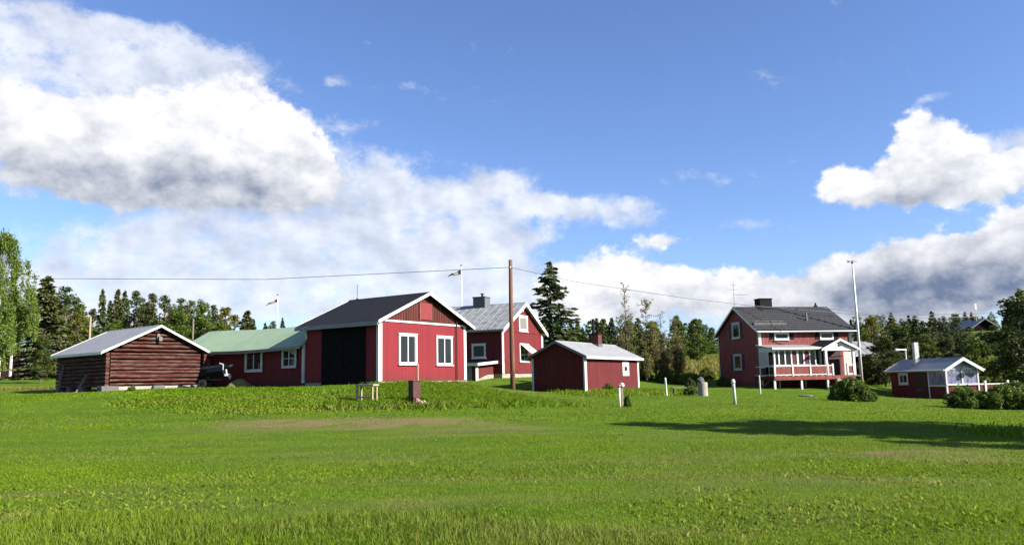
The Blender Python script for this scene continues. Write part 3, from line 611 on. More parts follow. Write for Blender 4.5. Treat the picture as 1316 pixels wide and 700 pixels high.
q = MB(); q.tube([(5.05, 1.2, H + .6), (5.05, 1.2, H + 1.45)], .08, 10); q.build('vent_pipe', 'metal_grey', b)
q = MB(); q.tube([(-.05, .62, H + .72), (2.75, .62, H + .72)], .035, 6)
for s in (.1, .8, 1.5, 2.2, 2.7): q.box(s, s + .05, .55, .72, H + .3, H + .74)
q.box(-.05, 2.75, .45, .60, H + .42, H + .60); q.build('snow_guard', 'stone', b)
a_ = MB(); a_.tube([(-.1, LL / 2, H + RI), (-.1, LL / 2, H + RI + 2.2)], .022, 6)
a_.tube([(-.1, LL / 2, H + RI + 1.15), (1.15, LL / 2 - .1, H + RI + 1.12)], .012, 5); a_.tube([(-.5, LL / 2, H + RI + 1.55), (.3, LL / 2, H + RI + 1.55)], .012, 5); a_.tube([(-.4, LL / 2, H + RI + 1.95), (.2, LL / 2, H + RI + 1.95)], .012, 5)
for k in range(7): a_.tube([(.0 + k * .17, LL / 2 - .25, H + RI + 1.13), (.0 + k * .17, LL / 2 + .15, H + RI + 1.13)], .007, 4)
a_.build('television_antenna', 'metal_grey', b)
# porch: glazed veranda, deck, railing, portico

dk = MB(); dk.box(-.5, 6.25, -2.86, -.02, .56, .645); dk.box(6.25, 7.8, -1.4, -.02, .56, .645); dk.build('deck', 'wood_grey', b)
q = MB(); fb(q, 'R', -.52, 6.27, 2.862, 2.90, .37, .66); fb(q, 'L', -2.0 + 2.0, .0001, 0, .001, .4, .41); q.build('deck_fascia', 'red_pink', b)
q = MB(); q.box(-.52, -.48, -2.86, -.05, .42, .66); q.build('deck_side_board', 'red_deep', b)
for s in (-.46, 1.75, 3.95): q = MB(); q.box(s - .07, s + .07, -2.84, -2.70, -.9, .40); q.build('deck_post', 'white', b)
for s in (.9, 3.1): q = MB(); q.box(s - .05, s + .05, -1.2, -1.1, -.9, .55); q.build('deck_post', 'white_worn', b)
q = MB(); q.tube([(-1.1, -1.6, -.45), (-.45, -2.2, .45)], .03, 6); q.build('brace', 'wood_grey', b)
# veranda
v = MB(); z0, z1 = .65, 2.72
for s in (-.04, 3.86): v.box(s - .06, s + .06, -2.26, -2.14, z0, z1)
v.box(-.1, 3.92, -2.26, -2.14, 1.40, 1.52); v.box(-.1, 3.92, -2.27, -2.13, 2.56, 2.74); v.box(-.02, 3.8, -2.2, -2.15, z0, 1.4)
ms = [0.0, .105, .21, .31, .42, .50, .60, .685, .79, .88, 1.0]
cuts = [.33, .85, 1.38, 1.90, 2.42, 2.93, 3.40]
for c_ in cuts: w_ = .075 if abs(c_ - 1.90) < .01 else .05; v.box(c_ - w_, c_ + w_, -2.25, -2.15, 1.52, 2.56)
v.box(-.10, -.04, -2.14, -.03, 1.40, 1.5); v.box(-.10, -.04, -2.14, -.03, 2.5, 2.9); v.box(-.1, -.03, -.1, -.03, .65, 2.95); v.box(-.09, -.05, -1.45, -1.38, .65, 2.5); v.box(-.09, -.05, -.9, -.1, .65, 1.4)
v = v.build('veranda', 'white', b)
e = [-.04] + cuts + [3.86]
for i in range(8):
    q = MB(); q.box(e[i] + .05, e[i + 1] - .05, -2.20, -2.19, 1.52, 2.56); q.build('pane', 'glass', v)
    if i in (3, 5): q = MB(); q.box(e[i] + .06, e[i + 1] - .06, -2.206, -2.202, 1.54, 2.52); q.build('curtain', 'curtain_plum', v)
q = MB(); q.box(-.08, -.06, -1.37, -.1, 1.5, 2.5); q.build('side_panel', 'plaster_white', v)
q = MB(); q.box(-.085, -.06, -2.12, -1.46, .66, 2.3); q.build('veranda_door', 'brown', v)
q = MB(); q.box(-.105, -.09, -1.0, -.25, .75, 1.3); q.build('side_screen', 'brown', v)
q = MB(); q.prism([(-.34, -2.55, 2.72), (-.34, -.0, 3.06), (-.34, -.0, 3.12), (-.34, -2.55, 2.78)], (4.3, 0, 0)); r_ = q.build('veranda_roof', 'roof_zinc', b)
q = MB(); q.box(-.36, 3.98, -2.585, -2.55, 2.66, 2.80); q.build('gutter', 'white', r_)
# railing
def rail(s0, s1, posts, name):
    q = MB(); q.box(s0, s1, -2.90, -2.80, 1.37, 1.44); q.box(s0, s1, -2.88, -2.82, .72, .79)
    for s in posts: q.box(s - .055, s + .055, -2.915, -2.785, .66, 1.54)
    o = q.build(name, 'white', b)
    for i in range(len(posts) - 1):
        q = MB(); q.box(posts[i] + .08, posts[i + 1] - .08, -2.87, -2.83, .80, 1.34); q.build('panel', 'red_pink', o)
        k = max(1, int((posts[i + 1] - posts[i]) / .7))
        for j in range(1, k + 1): q = MB(); x = posts[i] + (posts[i + 1] - posts[i]) * j / (k + 1); q.box(x - .04, x + .04, -2.865, -2.835, .66, .72); q.build('rail_foot', 'white', o)
rail(-.5, 4.44, (-.45, 1.03, 2.5, 3.98, 4.40), 'railing'); rail(5.62, 6.22, (5.66, 6.17), 'railing')
q = MB(); q.box(-.5, -.42, -2.8, -.1, 1.37, 1.44); q.box(-.5, -.42, -2.8, -.1, .72, .79); q.build('side_railing', 'white_worn', b)
# portico over the entrance
pt = MB(); pt.prism([(3.72, -2.86, 2.62), (6.5, -2.86, 2.62), (5.11, -2.86, 3.24)], (0, .05, 0)); pt.box(3.8, 6.42, -2.88, -2.76, 2.52, 2.64); pt = pt.build('portico', 'white', b)
for s in (3.93, 6.28): q = MB(); q.box(s - .09, s + .09, -2.87, -2.69, .65, 2.52); q.build('column', 'white', pt)
q = MB(); q.prism([(3.50, -3.0, 2.56), (5.11, -3.0, 3.30), (6.72, -3.0, 2.56), (6.72, -3.0, 2.64), (5.11, -3.0, 3.39), (3.50, -3.0, 2.64)], (0, 2.98, 0)); q.build('portico_roof', 'roof_black', pt)
for a, c in (((3.48, 2.52), (5.11, 3.27)), ((6.74, 2.52), (5.11, 3.27))):
    q = MB(); q.prism([(a[0], -3.04, a[1] - .02), (c[0], -3.04, c[1] - .02), (c[0], -3.04, c[1] + .16), (a[0], -3.04, a[1] + .14)], (0, .035, 0)); q.build('verge_board', 'white', pt)
q = MB(); q.box(5.0, 5.08, -2.9, -2.881, 2.85, 3.0); q.box(5.08, 5.24, -2.9, -2.881, 2.86, 2.92); q.build('ornament', 'metal_dark', pt)
q = MB(); q.box(6.9, 7.75, -.65, -.60, .66, 2.5); q.build('windbreak', 'plaster_white', b)
q = MB(); fb(q, 'R', 6.0, 7.05, .002, .05, .66, 2.7); q.build('front_door', 'brown', b)
q = MB(); q.box(4.02, 4.08, -2.6, -.1, .66, 2.5); q.build('portico_side', 'red_deep', b)
for i in range(2): q = MB(); q.box(4.5, 5.6, -3.2 - .28 * i, -2.92 - .28 * i, -.5, .42 - .22 * i); q.build('step', 'wood_pale', b)
# ================================================================== CABIN ON THE RIGHT
W, Ln, H, RI = 2.29, 7.06, 2.1, .66
b = building('garden_cabin', 29.89, 55.52, 4.15, -.17, 'small dark red cabin with a glazed white gable end and pale metal chimney, far right', 'cabin')
q, mp = pent('A', W, Ln - 2.1, H, RI, 0, 2.1, -.2); q.build('wall', 'red_mid', b)
q = MB(); q.box(-.0, W, 0.0, 2.098, -.05, .95); q.build('parapet', 'red_mid', b)
gable_roof(b, 'A', W, Ln, H, RI, .24, .34, 'roof_zinc', 'white', .08, vh=.22, gutter='white')
v = MB()
for s in (0, W): v.box(s - .05, s + .05, -.05, .05, .0, H)
v.box(-.05, W + .05, -.07, .07, .93, 1.04); v.box(-.06, .06, .05, 2.1, .86, .95); v.box(-.05, .05, .05, 2.1, H - .1, H); v.box(-.05, .05, 1.98, 2.1, .0, H); v.box(W / 2 - .06, W / 2 + .06, -.06, .04, 1.0, H + RI)
v.box(.05, W - .05, -.04, .03, H - .06, H - .01)
v = v.build('veranda_frame', 'white', b)
for s0, s1 in ((.05, W / 2 - .06), (W / 2 + .06, W - .05)):
    za = H + RI * (1 - abs(s0 - W / 2) / (W / 2)) - .03; zb_ = H + RI * (1 - abs(s1 - W / 2) / (W / 2)) - .03
    q = MB(); q.prism([(s0, -.02, 1.04), (s1, -.02, 1.04), (s1, -.02, zb_), (s0, -.02, za)], (0, .012, 0)); q.build('pane', 'glass_pale', v)
    q = MB(); m_ = (s0 + s1) / 2; q.box(m_ - .38, m_ + .30, -.027, -.022, 1.5, 1.74); q.build('curtain', 'curtain', v)
q = MB(); q.box(-.01, .003, .1, 1.95, .95, H - .1); q.build('pane', 'glass_pale', v)
q = MB(); 
for k in range(20):
    a0, a1 = 2 * pi * k / 20, 2 * pi * (k + 1) / 20; q.tube([(W / 2 + .09 * cos(a0), -.13, 1.62 + .15 * sin(a0)), (W / 2 + .09 * cos(a1), -.13, 1.62 + .15 * sin(a1))], .06, 6)
q.tube([(W / 2, -.12, 2.0), (W / 2, -.12, 2.55)], .03, 6); q.box(W / 2 - .02, W / 2 + .26, -.16, -.1, 2.28, 2.36); q.build('hanging_ornament', 'stone', b)
window(b, 'L', 4.66, 5.92, .98, 1.84, .14, mull=(.5,), depth=.05)
q = MB(); fb(q, 'L', 2.25, 3.75, .001, .03, -.1, 1.95); q.build('door', 'brown', b)
q = MB(); fb(q, 'L', 2.9, 3.5, .031, .05, .55, .62); q.build('door_handle', 'metal_grey', b)
q = MB(); fb(q, 'L', .3, 2.2, .001, .05, -.4, -.06); q.build('skirting', 'white', b)
q = MB(); q.box(.42, .74, 4.2, 4.52, H + .1, H + 2.0); c_ = q.build('chimney', 'white_worn', b)
q = MB(); q.box(.32, .86, 4.1, 4.62, H + .0, H + .42); q.build('chimney_flashing', 'roof_zinc', c_)
q = MB(); q.box(W + .05, 4.5, -.05, .04, .93, 1.02)
q = q.build('deck_railing', 'white', b)
p_ = MB(); p_.box(W + .05, 4.42, -.02, .01, .2, .90); p_.build('panel', 'red_mid', q)
for s in (2.78, 4.42): p_ = MB(); p_.box(s - .07, s + .07, -.07, .07, -.3, 1.22); p_.build('post', 'white', q)
# ================================================================== FURTHER BUILDINGS
b = building('white_house', -53.6, 78.5, 0, G(-48, 77), 'cream house with pale green roof half hidden by the birch at the left edge', 'house')
q, mp = pent('B', 6, 8.0, 2.9, 1.6); q.build('wall', 'plaster_white', b)
gable_roof(b, 'B', 6, 8.0, 2.9, 1.6, .4, .4, 'roof_green', 'white', .1)
q = MB(); q.box(.2, 5.2, -1.6, -.02, 2.3, 2.42); q.build('porch_roof', 'metal_dark', b)
q = MB(); fb(q, 'R', .4, 5.0, .002, .04, .1, 2.3); q.build('porch_front', 'brown', b)
for s in (.4, 2.6, 3.9, 5.0): q = MB(); q.box(s - .08, s + .08, -1.5, -1.34, -.3, 2.3); q.build('porch_post', 'white', b)
b = building('grey_roof_shed', 30.2, 82, 4, G(34, 82), 'dark shed with pale grey roof showing behind the farmhouse porch', 'shed')
zz = G(34, 82); q, mp = pent('B', 5.6, 7.6, 3.7 - zz, 1.3); q.build('wall', 'log_gap', b)
gable_roof(b, 'B', 5.6, 7.6, 3.7 - zz, 1.3, .4, .4, 'roof_zinc', 'white', .1, seams=.8)
b = building('hillside_house', 71.6, 124, 0, G(73, 125), 'distant dark house with a light roof up among the trees on the right', 'house')
zz = G(73, 125); q, mp = pent('A', 3.7, 7, 8.6 - zz, 1.2); q.build('wall', 'log_gap', b)
gable_roof(b, 'A', 3.7, 7, 8.6 - zz, 1.2, .4, .4, 'roof_zinc_old', 'metal_grey', .1)
q = MB(); q.box(1.5, 2.2, 2, 2.7, 9.5 - zz, 10.4 - zz); q.build('chimney', 'brick', b)
q = MB(); q.tube([(1.3, 1.0, 9.4 - zz), (1.3, 1.0, 12.2 - zz)], .05, 6); q.box(1.15, 1.5, .9, 1.05, 11.3 - zz, 12.3 - zz); q.build('roof_antenna', 'white', b)
# ================================================================== POLES, FLAGS AND WIRES
def one(name, mb, mats, loc, label, cat, group=None, rz=0, smooth=False, kind=None, bevel=0):
    o = mb.build(name, mats, None, smooth, bevel); o.location = loc; o.rotation_euler = (0, 0, rz); return tag(o, label, cat, group, kind)
zg = G(-.1, 49)
p = empty('utility_pole', (-.1, 49, zg), 0, 'bare brown wooden utility pole rising in front of the silver-roofed house', 'utility pole')
q = MB(); q.tube([(0, 0, -.8), (.01, 0, 2), (-.01, 0, 5), (.02, 0, 9.16 - zg)], [.155, .15, .13, .115], 12); q.build('pole', 'pole_wood', p, True)
q = MB(); q.tube([(.0, -.14, 8.62 - zg), (.0, -.22, 8.62 - zg)], .03, 6); q.lathe([(.02, 0), (.045, .03), (.045, .09), (.03, .12), (.01, .13)], 8, (0, -.22, 8.6 - zg)); q.build('insulator', 'white', p)
q = MB(); q.tube([(-.13, .0, 1.9), (-.13, 0, 2.2)], .02, 4); q.box(-.06, .1, -.165, -.14, .9, 1.15); q.build('number_plate', 'rust', p)
def flagpole(x, y, ztop, r, label, name='flagpole', m_='white'):
    z = G(x, y); p = empty(name, (x, y, z), 0, label, 'flagpole')
    q = MB(); q.tube([(0, 0, -.3), (0, 0, (ztop - z) * .5), (0, 0, ztop - z)], [r, r * .85, r * .5], 10); q.build('pole', m_, p, True)
    q = MB(); q.lathe([(.01, 0), (.09, .04), (.11, .1), (.07, .17), (.01, .2)], 10, (0, 0, ztop - z)); q.build('finial', 'metal_grey', p, True); return p
flagpole(-4.82, 75, 12.64, .065, 'white flagpole with pennant between the garage and the silver-roofed house')
flagpole(-26.76, 90, 11.87, .06, 'white flagpole with pennant behind the green-roofed shed')
fp = flagpole(27.72, 64, 10.55, .12, 'tall bare white flagpole beside the farmhouse porch', m_='white')
q = MB(); zt = 10.7 - G(27.72, 64); q.box(-.35, .35, -.03, .03, zt + .02, zt + .07); q.box(-.05, .05, -.06, .06, zt - .12, zt + .12); q.box(-.4, -.28, -.03, .03, zt - .05, zt + .12); q.build('top_bracket', 'metal_grey', fp)
def pennant(x, y, z, L, dz, label, hh=.34):
    vs = []; fs = []; n = 14; q = MB()
    for i in range(n + 1):
        u = i / n; w = hh * (1 - .85 * u); yy = .10 * sin(u * 9); zc = -dz * u ** 1.1 + .05 * sin(u * 11)
        for k in (-1, -.3, .3, 1): vs += [(-L * u, yy - .004, zc + k * w / 2), (-L * u, yy + .004, zc + k * w / 2)]
    for i in range(n):
        for k in range(3):
            a = i * 8 + k * 2; q.cur = 1 if k == 1 else 0
            for o_ in (0, 1): fs = (a + o_, a + 2 + o_, a + 10 + o_, a + 8 + o_); q.f.append(list(fs)); q.mi.append(q.cur)
    q.v = vs; return one('pennant', q, ['flag_blue', 'flag_yellow'], (x, y, z), label, 'pennant')
pennant(-4.88, 75, 12.05, 1.3, .35, 'blue and yellow pennant streaming left from the pole behind the garage', .42)
pennant(-26.82, 90, 11.3, 1.35, .5, 'small blue and yellow pennant streaming from the pole behind the green roof', .36)
def wire(pts, label, r=.014, m_='wire', sag=.0):
    P = []
    for i in range(len(pts) - 1):
        a, c = Vector(pts[i]), Vector(pts[i + 1]); n = 12
        for k in range(n + (i == len(pts) - 2)): u = k / n; p = a.lerp(c, u); p.z -= sag * 4 * u * (1 - u); P.append(p)
    o = MB().tube([p - P[0] for p in P], r, 5).build('power_line', m_); o.location = P[0]; tag(o, label, 'power line')
wire([(-45, 56.6, 9.95), (-16.36, 52, 8.66), (-.1, 48.78, 8.66)], 'power line running left across the sky from the utility pole', .017)
wire([(-.1, 48.78, 8.66), (4.28, 53, 8.19), (13.07, 60, 7.64), (19.1, 65.5, 7.52)], 'power line running from the utility pole to the farmhouse gable', .014)
wire([(19.1, 65.5, 7.52), (29.82, 66, 6.45), (47, 68.5, 6.6)], 'upper power line crossing above the farmhouse roof to the right', .026, 'wire_pale')
wire([(19.1, 65.5, 7.3), (24, 61.2, 6.8), (30.0, 62, 5.9), (47, 67.5, 6.3)], 'lower power line crossing the farmhouse roof to the right', .026, 'wire_pale')
wire([(-58, 81, 10.9), (-51.9, 80, 9.81), (-40.61, 76, 7.8)], 'power line dropping from the left edge to the pale post in the trees', .02, 'wire_pale')
wire([(33, 92, 7.6), (42.9, 85, 6.44), (47.1, 80, 5.6)], 'thin line hanging before the dark woods on the right', .018)
def post(x, y, zt, r, label, m_='wood_pale', name='wooden_post', n=8, lean=(0, 0)):
    z = G(x, y); q = MB(); q.tube([(0, 0, -.4), (lean[0], lean[1], zt - z)], [r, r * .9], n); q.lathe([(r * .9, 0), (r * .6, .05), (.005, .06)], n, (lean[0], lean[1], zt - z)); return one(name, q, m_, (x, y, z), label, 'post')
post(-40.55, 76, 8.6, .11, 'pale wooden pole with a wire end behind the log barn', name='line_pole')
post(-33.9, 84, 8.88, .12, 'weathered pole standing in the trees above the green roof', 'wood_grey', 'line_pole')
z = G(47.1, 80); q = MB(); q.tube([(0, 0, -.3), (0, 0, 5.75 - z)], .09, 6); q.tube([(.05, 0, 5.6 - z), (-1.1, 0, 5.6 - z)], .05, 6); one('line_pole', q, 'wood_grey', (47.1, 80, z), 'pole with a short crossarm before the woods right of the cabin', 'post')
lx, ly = 31.3, 63.8; z = G(lx, ly)
p = empty('yard_lamp', (lx, ly, z), 0, 'white yard lamp on a thin post behind the cabin', 'lamp')
q = MB(); q.tube([(0, 0, -.2), (0, 0, 3.62 - z)], .06, 8); q.build('post', 'white', p); q = MB(); q.tube([(.1, 0, 3.5 - z), (-.3, 0, 3.52 - z), (-.75, 0, 3.48 - z), (-.85, 0, 3.48 - z)], [.05, .06, .14, .1], 10); q.build('lamp_head', 'white', p, True)
# ================================================================== SMALL THINGS ON THE LAWN
z = G(9.86, 36)
p = empty('garden_post', (9.86, 36, z), 0, 'thick white post standing alone in the lawn left of the farmhouse', 'post')
q = MB(); q.tube([(0, 0, -.2), (-.03, 0, .75), (-.04, 0, .95)], [.075, .07, .078], 10); q.build('shaft', 'white_worn', p, True); q = MB(); q.lathe([(.085, -.06), (.095, .02), (.07, .12), (.01, .15)], 10, (-.04, 0, .97)); q.build('cap', 'white', p, True)
z = G(4.55, 35)
p = empty('pipe_post', (4.57, 35, z), 0, 'thin white pipe post with a small head before the red hut', 'post')
q = MB(); q.tube([(0, 0, -.2), (0, 0, .88)], .04, 8); q.build('shaft', 'white', p, True); q = MB(); q.lathe([(.05, 0), (.07, .05), (.06, .12), (.01, .14)], 8, (0, 0, .84)); q.build('cap', 'pink', p, True)
z = G(4.85, 36.2)
p = empty('round_top_post', (4.85, 36.2, z), 0, 'short post with a round white top behind the pipe post', 'post')
q = MB(); q.box(-.05, .05, -.04, .04, -.2, .85); q.build('shaft', 'wood_pale', p); q = MB(); q.lathe([(.02, 0), (.10, .04), (.12, .12), (.09, .2), (.01, .24)], 10, (0, 0, .78)); q.build('cap', 'white_worn', p, True)
post(8.14, 43, 1.63, .065, 'weathered pale post beside the low grey bench', 'white_worn', 'fence_post', lean=(-.04, 0))
post(16.21, 53, 1.66, .05, 'slim white post in the grass before the veranda corner', 'white', 'slim_post')
z = G(9.4, 46)
p = empty('grey_bench', (9.0, 46, z), .1, 'low grey plank bench among weeds right of the red hut', 'bench')
q = MB(); q.box(0, 1.25, -.2, .2, .36, .42); q.build('seat', 'wood_grey', p, bevel=.01)
for s in (.12, 1.1): q = MB(); q.box(s, s + .06, -.17, .17, -.2, .36); q.build('leg', 'wood_grey', p)
z = G(9.85, 42)
p = empty('concrete_bin', (9.85, 42, z), 0, 'pale concrete cylinder with a tilted stone lid on the lawn', 'bin')
q = MB(); q.lathe([(.265, -.2), (.26, 0), (.25, .66), (.24, .72), (.20, .72), (.20, .6)], 20); q.build('body', 'concrete', p, True)
q = MB(); q.tube([(-.14, -.02, .74), (-.02, 0, .86), (.05, 0, .90)], [.22, .20, .08], 12); q.build('lid', 'stone', p, bevel=0)
# trestle left of the gable
p = empty('wooden_trestle', (-6.0, 32.6, G(-6, 32.6)), -.6, 'pale plank table on thin legs in front of the garage', 'table'); zb_ = G(-6, 32.6)
h = 1.64 - zb_
q = MB(); q.box(-.52, .52, -.17, .17, h - .05, h + .02); q.build('table_top', 'wood_pale', p, bevel=.008)
for sx in (-.42, .44):
    for sy in (-.13, .11): q = MB(); q.box(sx - .03, sx + .03, sy - .03, sy + .03, -.2, h - .05); q.build('leg', 'wood_pale', p)
q = MB(); q.box(-.42, .44, -.14, -.10, .22, .28); q.build('stretcher', 'wood_pale', p)
z = G(-4.0, 32)
p = empty('water_pump_box', (-3.98, 32, z), radians(40), 'rusty red metal box with a thin upright pipe before the red gable', 'box')
q = MB(); q.box(-.20, .16, -.20, .16, .18, .86); q.box(-.22, .18, -.22, .18, .84, .88); q.build('casing', 'rust', p, bevel=.012)
q = MB(); q.tube([(.1, -.08, .86), (.1, -.08, 1.55)], .035, 8); q.build('pipe', 'wood_pale', p); q = MB(); q.box(-.15, .1, -.15, .1, -.2, .18); q.build('foot', 'rust', p)
for i, (dx, dy, r, lab) in enumerate(((.16, -.42, .13, 'pinkish rubble stone leaning against the rusty box'), (.3, -.62, .11, 'pale rubble stone lying lowest in the grass by the rusty box'), (.4, -.3, .09, 'small pale stone right of the rusty box'))):
    q = MB(); q.lathe([(r * .5, -r * .6), (r, -r * .2), (r * .9, r * .5), (r * .45, r)], 7); o = one('rubble_stone', q, 'pink' if i == 0 else 'concrete', (-3.98 + dx, 32 + dy, G(-3.98 + dx, 32 + dy) + .04 + .05 * (i == 0)), lab, 'stone', 'stones at the rusty box', rz=i); o.rotation_euler[0] = .5
q = MB(); q.lathe([(.0, 0), (.4, 0), (.42, .05), (.38, .09), (.1, .11)], 14); one('well_cover', q, 'stone', (17.2, 47.5, G(17.2, 47.5) + .02), 'flat grey well cover in the lawn before the farmhouse', 'cover')
q = MB(); q.lathe([(.1, -.1), (.16, 0), (.13, .12), (.05, .17)], 8); one('white_stone', q, 'white', (7.1, 48.5, G(7.1, 48.5)), 'white stone in the grass at the red hut wall', 'stone')
# hay heap
vs = []; fs = []; n = 22; k = 9; q = MB()
for i in range(k):
    u = i / (k - 1); rr = 1.0 - u
    for j in range(n): a = 2 * pi * j / n; w = 1 + .12 * sin(3 * a + i) + .06 * sin(7 * a); vs.append((.85 * rr * w * cos(a), .7 * rr * w * sin(a), .58 * (1 - rr ** 1.7) + .03 * sin(5 * a + i * 2) - .05))
for i in range(k - 1):
    for j in range(n): fs.append((i * n + j, i * n + (j + 1) % n, (i + 1) * n + (j + 1) % n, (i + 1) * n + j))
q.add(vs, fs); one('hay_heap', q, 'hay', (-14.6, 42.6, G(-14.6, 42.6) - .1), 'low heap of dry cut grass before the green-roofed shed', 'heap', smooth=True)
# covered boat on a trailer between barn and shed
z = G(-16.2, 43.2)
p = empty('boat_trailer', (-16.7, 43.4, z), radians(0), 'dark covered boat with outboard motor on a small trailer beside the log barn', 'boat')
q = MB(); vs = []; fs = []; n = 9
prof = [(0, .45), (.22, .5), (.38, .72), (.42, .95), (.2, 1.02), (0, 1.08)]
full = prof + [(-a, c) for a, c in prof[-2:0:-1]]
for i in range(n):
    u = i / (n - 1); w = min(1, .15 + 2.2 * (1 - u)) if u > .55 else 1
    for a, c in full: vs.append((1.0 - 1.35 * u, a * w, c + .12 * u * (c < .6) - .15 * u + .18))
m_ = len(full)
for i in range(n - 1):
    for j in range(m_): fs.append((i * m_ + j, i * m_ + (j + 1) % m_, (i + 1) * m_ + (j + 1) % m_, (i + 1) * m_ + j))
fs += [list(range(m_)), list(range((n - 1) * m_, n * m_))]; q.add(vs, fs); q.build('hull', 'navy', p, False)
q = MB(); q.tube([(.95, 0, 1.0), (1.1, 0, 1.08), (1.36, 0, 1.18)], [.07, .10, .08], 10); q.tube([(1.36, 0, 1.18), (1.42, 0, 1.2)], [.08, .04], 8); mo = q.build('outboard_motor', 'metal_dark', p, True)
q = MB(); q.tube([(1.05, 0, 1.0), (1.1, 0, .7), (1.25, 0, .55)], [.05, .04, .05], 8); q.box(1.0, 1.3, -.04, .04, .62, .74); q.tube([(1.3, -.1, .46), (1.3, .1, .62)], .035, 6); q.build('motor_leg', 'white', mo)
q = MB(); q.tube([(1.0, -.3, .95), (1.0, -.3, 1.25), (.8, -.3, 1.3)], .025, 6); q.build('bracket', 'white', mo)
q = MB(); q.box(-.4, 1.0, -.35, -.29, .40, .46); q.box(-.4, 1.0, .29, .35, .40, .46); q.box(-.1, 0, -.5, .5, .30, .38); q.build('trailer_frame', 'metal_dark', p)
for sy in (-.55, .55): q = MB(); q.tube([(.0, sy - .06, .22), (.0, sy + .06, .22)], .22, 16); w_ = q.build('wheel', 'rubber', p, False); q = MB(); q.tube([(.0, sy - .07, .22), (.0, sy + .07, .22)], .09, 12); q.build('rim', 'metal_dark', w_)
# ================================================================== VEGETATION
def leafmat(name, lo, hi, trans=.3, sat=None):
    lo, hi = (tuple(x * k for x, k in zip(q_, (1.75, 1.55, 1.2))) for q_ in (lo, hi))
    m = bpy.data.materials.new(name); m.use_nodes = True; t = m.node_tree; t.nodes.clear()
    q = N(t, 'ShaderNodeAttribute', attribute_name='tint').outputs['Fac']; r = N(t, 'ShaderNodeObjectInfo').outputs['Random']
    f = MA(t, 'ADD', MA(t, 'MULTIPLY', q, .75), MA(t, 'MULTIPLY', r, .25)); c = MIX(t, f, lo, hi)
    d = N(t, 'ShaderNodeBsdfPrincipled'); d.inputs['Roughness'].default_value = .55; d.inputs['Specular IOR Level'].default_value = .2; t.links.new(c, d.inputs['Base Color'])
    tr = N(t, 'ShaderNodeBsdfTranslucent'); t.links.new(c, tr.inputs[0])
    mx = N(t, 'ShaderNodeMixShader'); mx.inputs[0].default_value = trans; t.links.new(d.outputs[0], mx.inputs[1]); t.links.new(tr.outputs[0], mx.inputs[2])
    o = N(t, 'ShaderNodeOutputMaterial'); t.links.new(mx.outputs[0], o.inputs[0]); M[name] = m
leafmat('needles_dark', (.010, .020, .010), (.040, .058, .020), .12)
leafmat('needles_olive', (.013, .020, .007), (.050, .058, .018), .15)
leafmat('needles_pine', (.014, .030, .012), (.055, .080, .024), .15)
leafmat('leaves_green', (.018, .042, .008), (.085, .120, .018), .3)
leafmat('leaves_birch', (.024, .052, .010), (.088, .135, .026), .35)
leafmat('leaves_gold', (.034, .042, .008), (.105, .110, .018), .35)
leafmat('leaves_grey', (.055, .060, .022), (.150, .150, .060), .35)
leafmat('leaves_dark', (.010, .022, .006), (.045, .062, .012), .2)
M['bark'] = mat('bark', (.14, .11, .085), .9, .4, 3, bmp=.5, stretch=(1, 1, .3))
M['bark_pine'] = mat('bark_pine', (.24, .13, .07), .9, .4, 3, bmp=.5, c2=(.12, .09, .07))
M['bark_birch'] = mat('bark_birch', (.62, .60, .55), .8, .15, 2, bmp=.2, stretch=(1, 1, 3), c2=(.06, .05, .05), c2amt=.8)
def unit(v): return v / (np.linalg.norm(v, axis=1, keepdims=True) + 1e-9)
def cards(C, size, rs, asp=.55, droop=0., dirs=None, tintbase=None):
    n = len(C); s = size * rs.uniform(.6, 1.4, (n, 1))
    a = unit(rs.normal(size=(n, 3)) * (1, 1, .6)) if dirs is None else unit(dirs + rs.normal(size=(n, 3)) * .35)
    a[:, 2] -= droop; a = unit(a); b = unit(np.cross(a, rs.normal(size=(n, 3))))
    A = a * s; B = b * s * asp
    V = np.concatenate([(C - A)[:, None], (C + B)[:, None], (C + A)[:, None], (C - B)[:, None]], 1).reshape(-1, 3)
    F = np.arange(4 * n).reshape(n, 4); t = np.repeat(np.clip(rs.normal(.5, .22, n) if tintbase is None else tintbase + rs.normal(0, .13, n), 0, 1), 4)
    return V, F, t
def crown_mesh(name, parts, m_):
    V = np.concatenate([p[0] for p in parts]); off = 0; Fs = []
    for p in parts: Fs.append(p[1] + off); off += len(p[0])
    me = npmesh(name, V, np.concatenate(Fs), [m_]); setattr_float(me, 'tint', np.concatenate([p[2] for p in parts])); return me
def limb_mesh(name, tubes, m_):
    q = MB()
    for pts, r in tubes: q.tube(pts, r, 6)
    me = bpy.data.meshes.new(name); me.from_pydata(q.v, [], q.f); me.materials.append(M[m_]); return me
H0 = 10.0
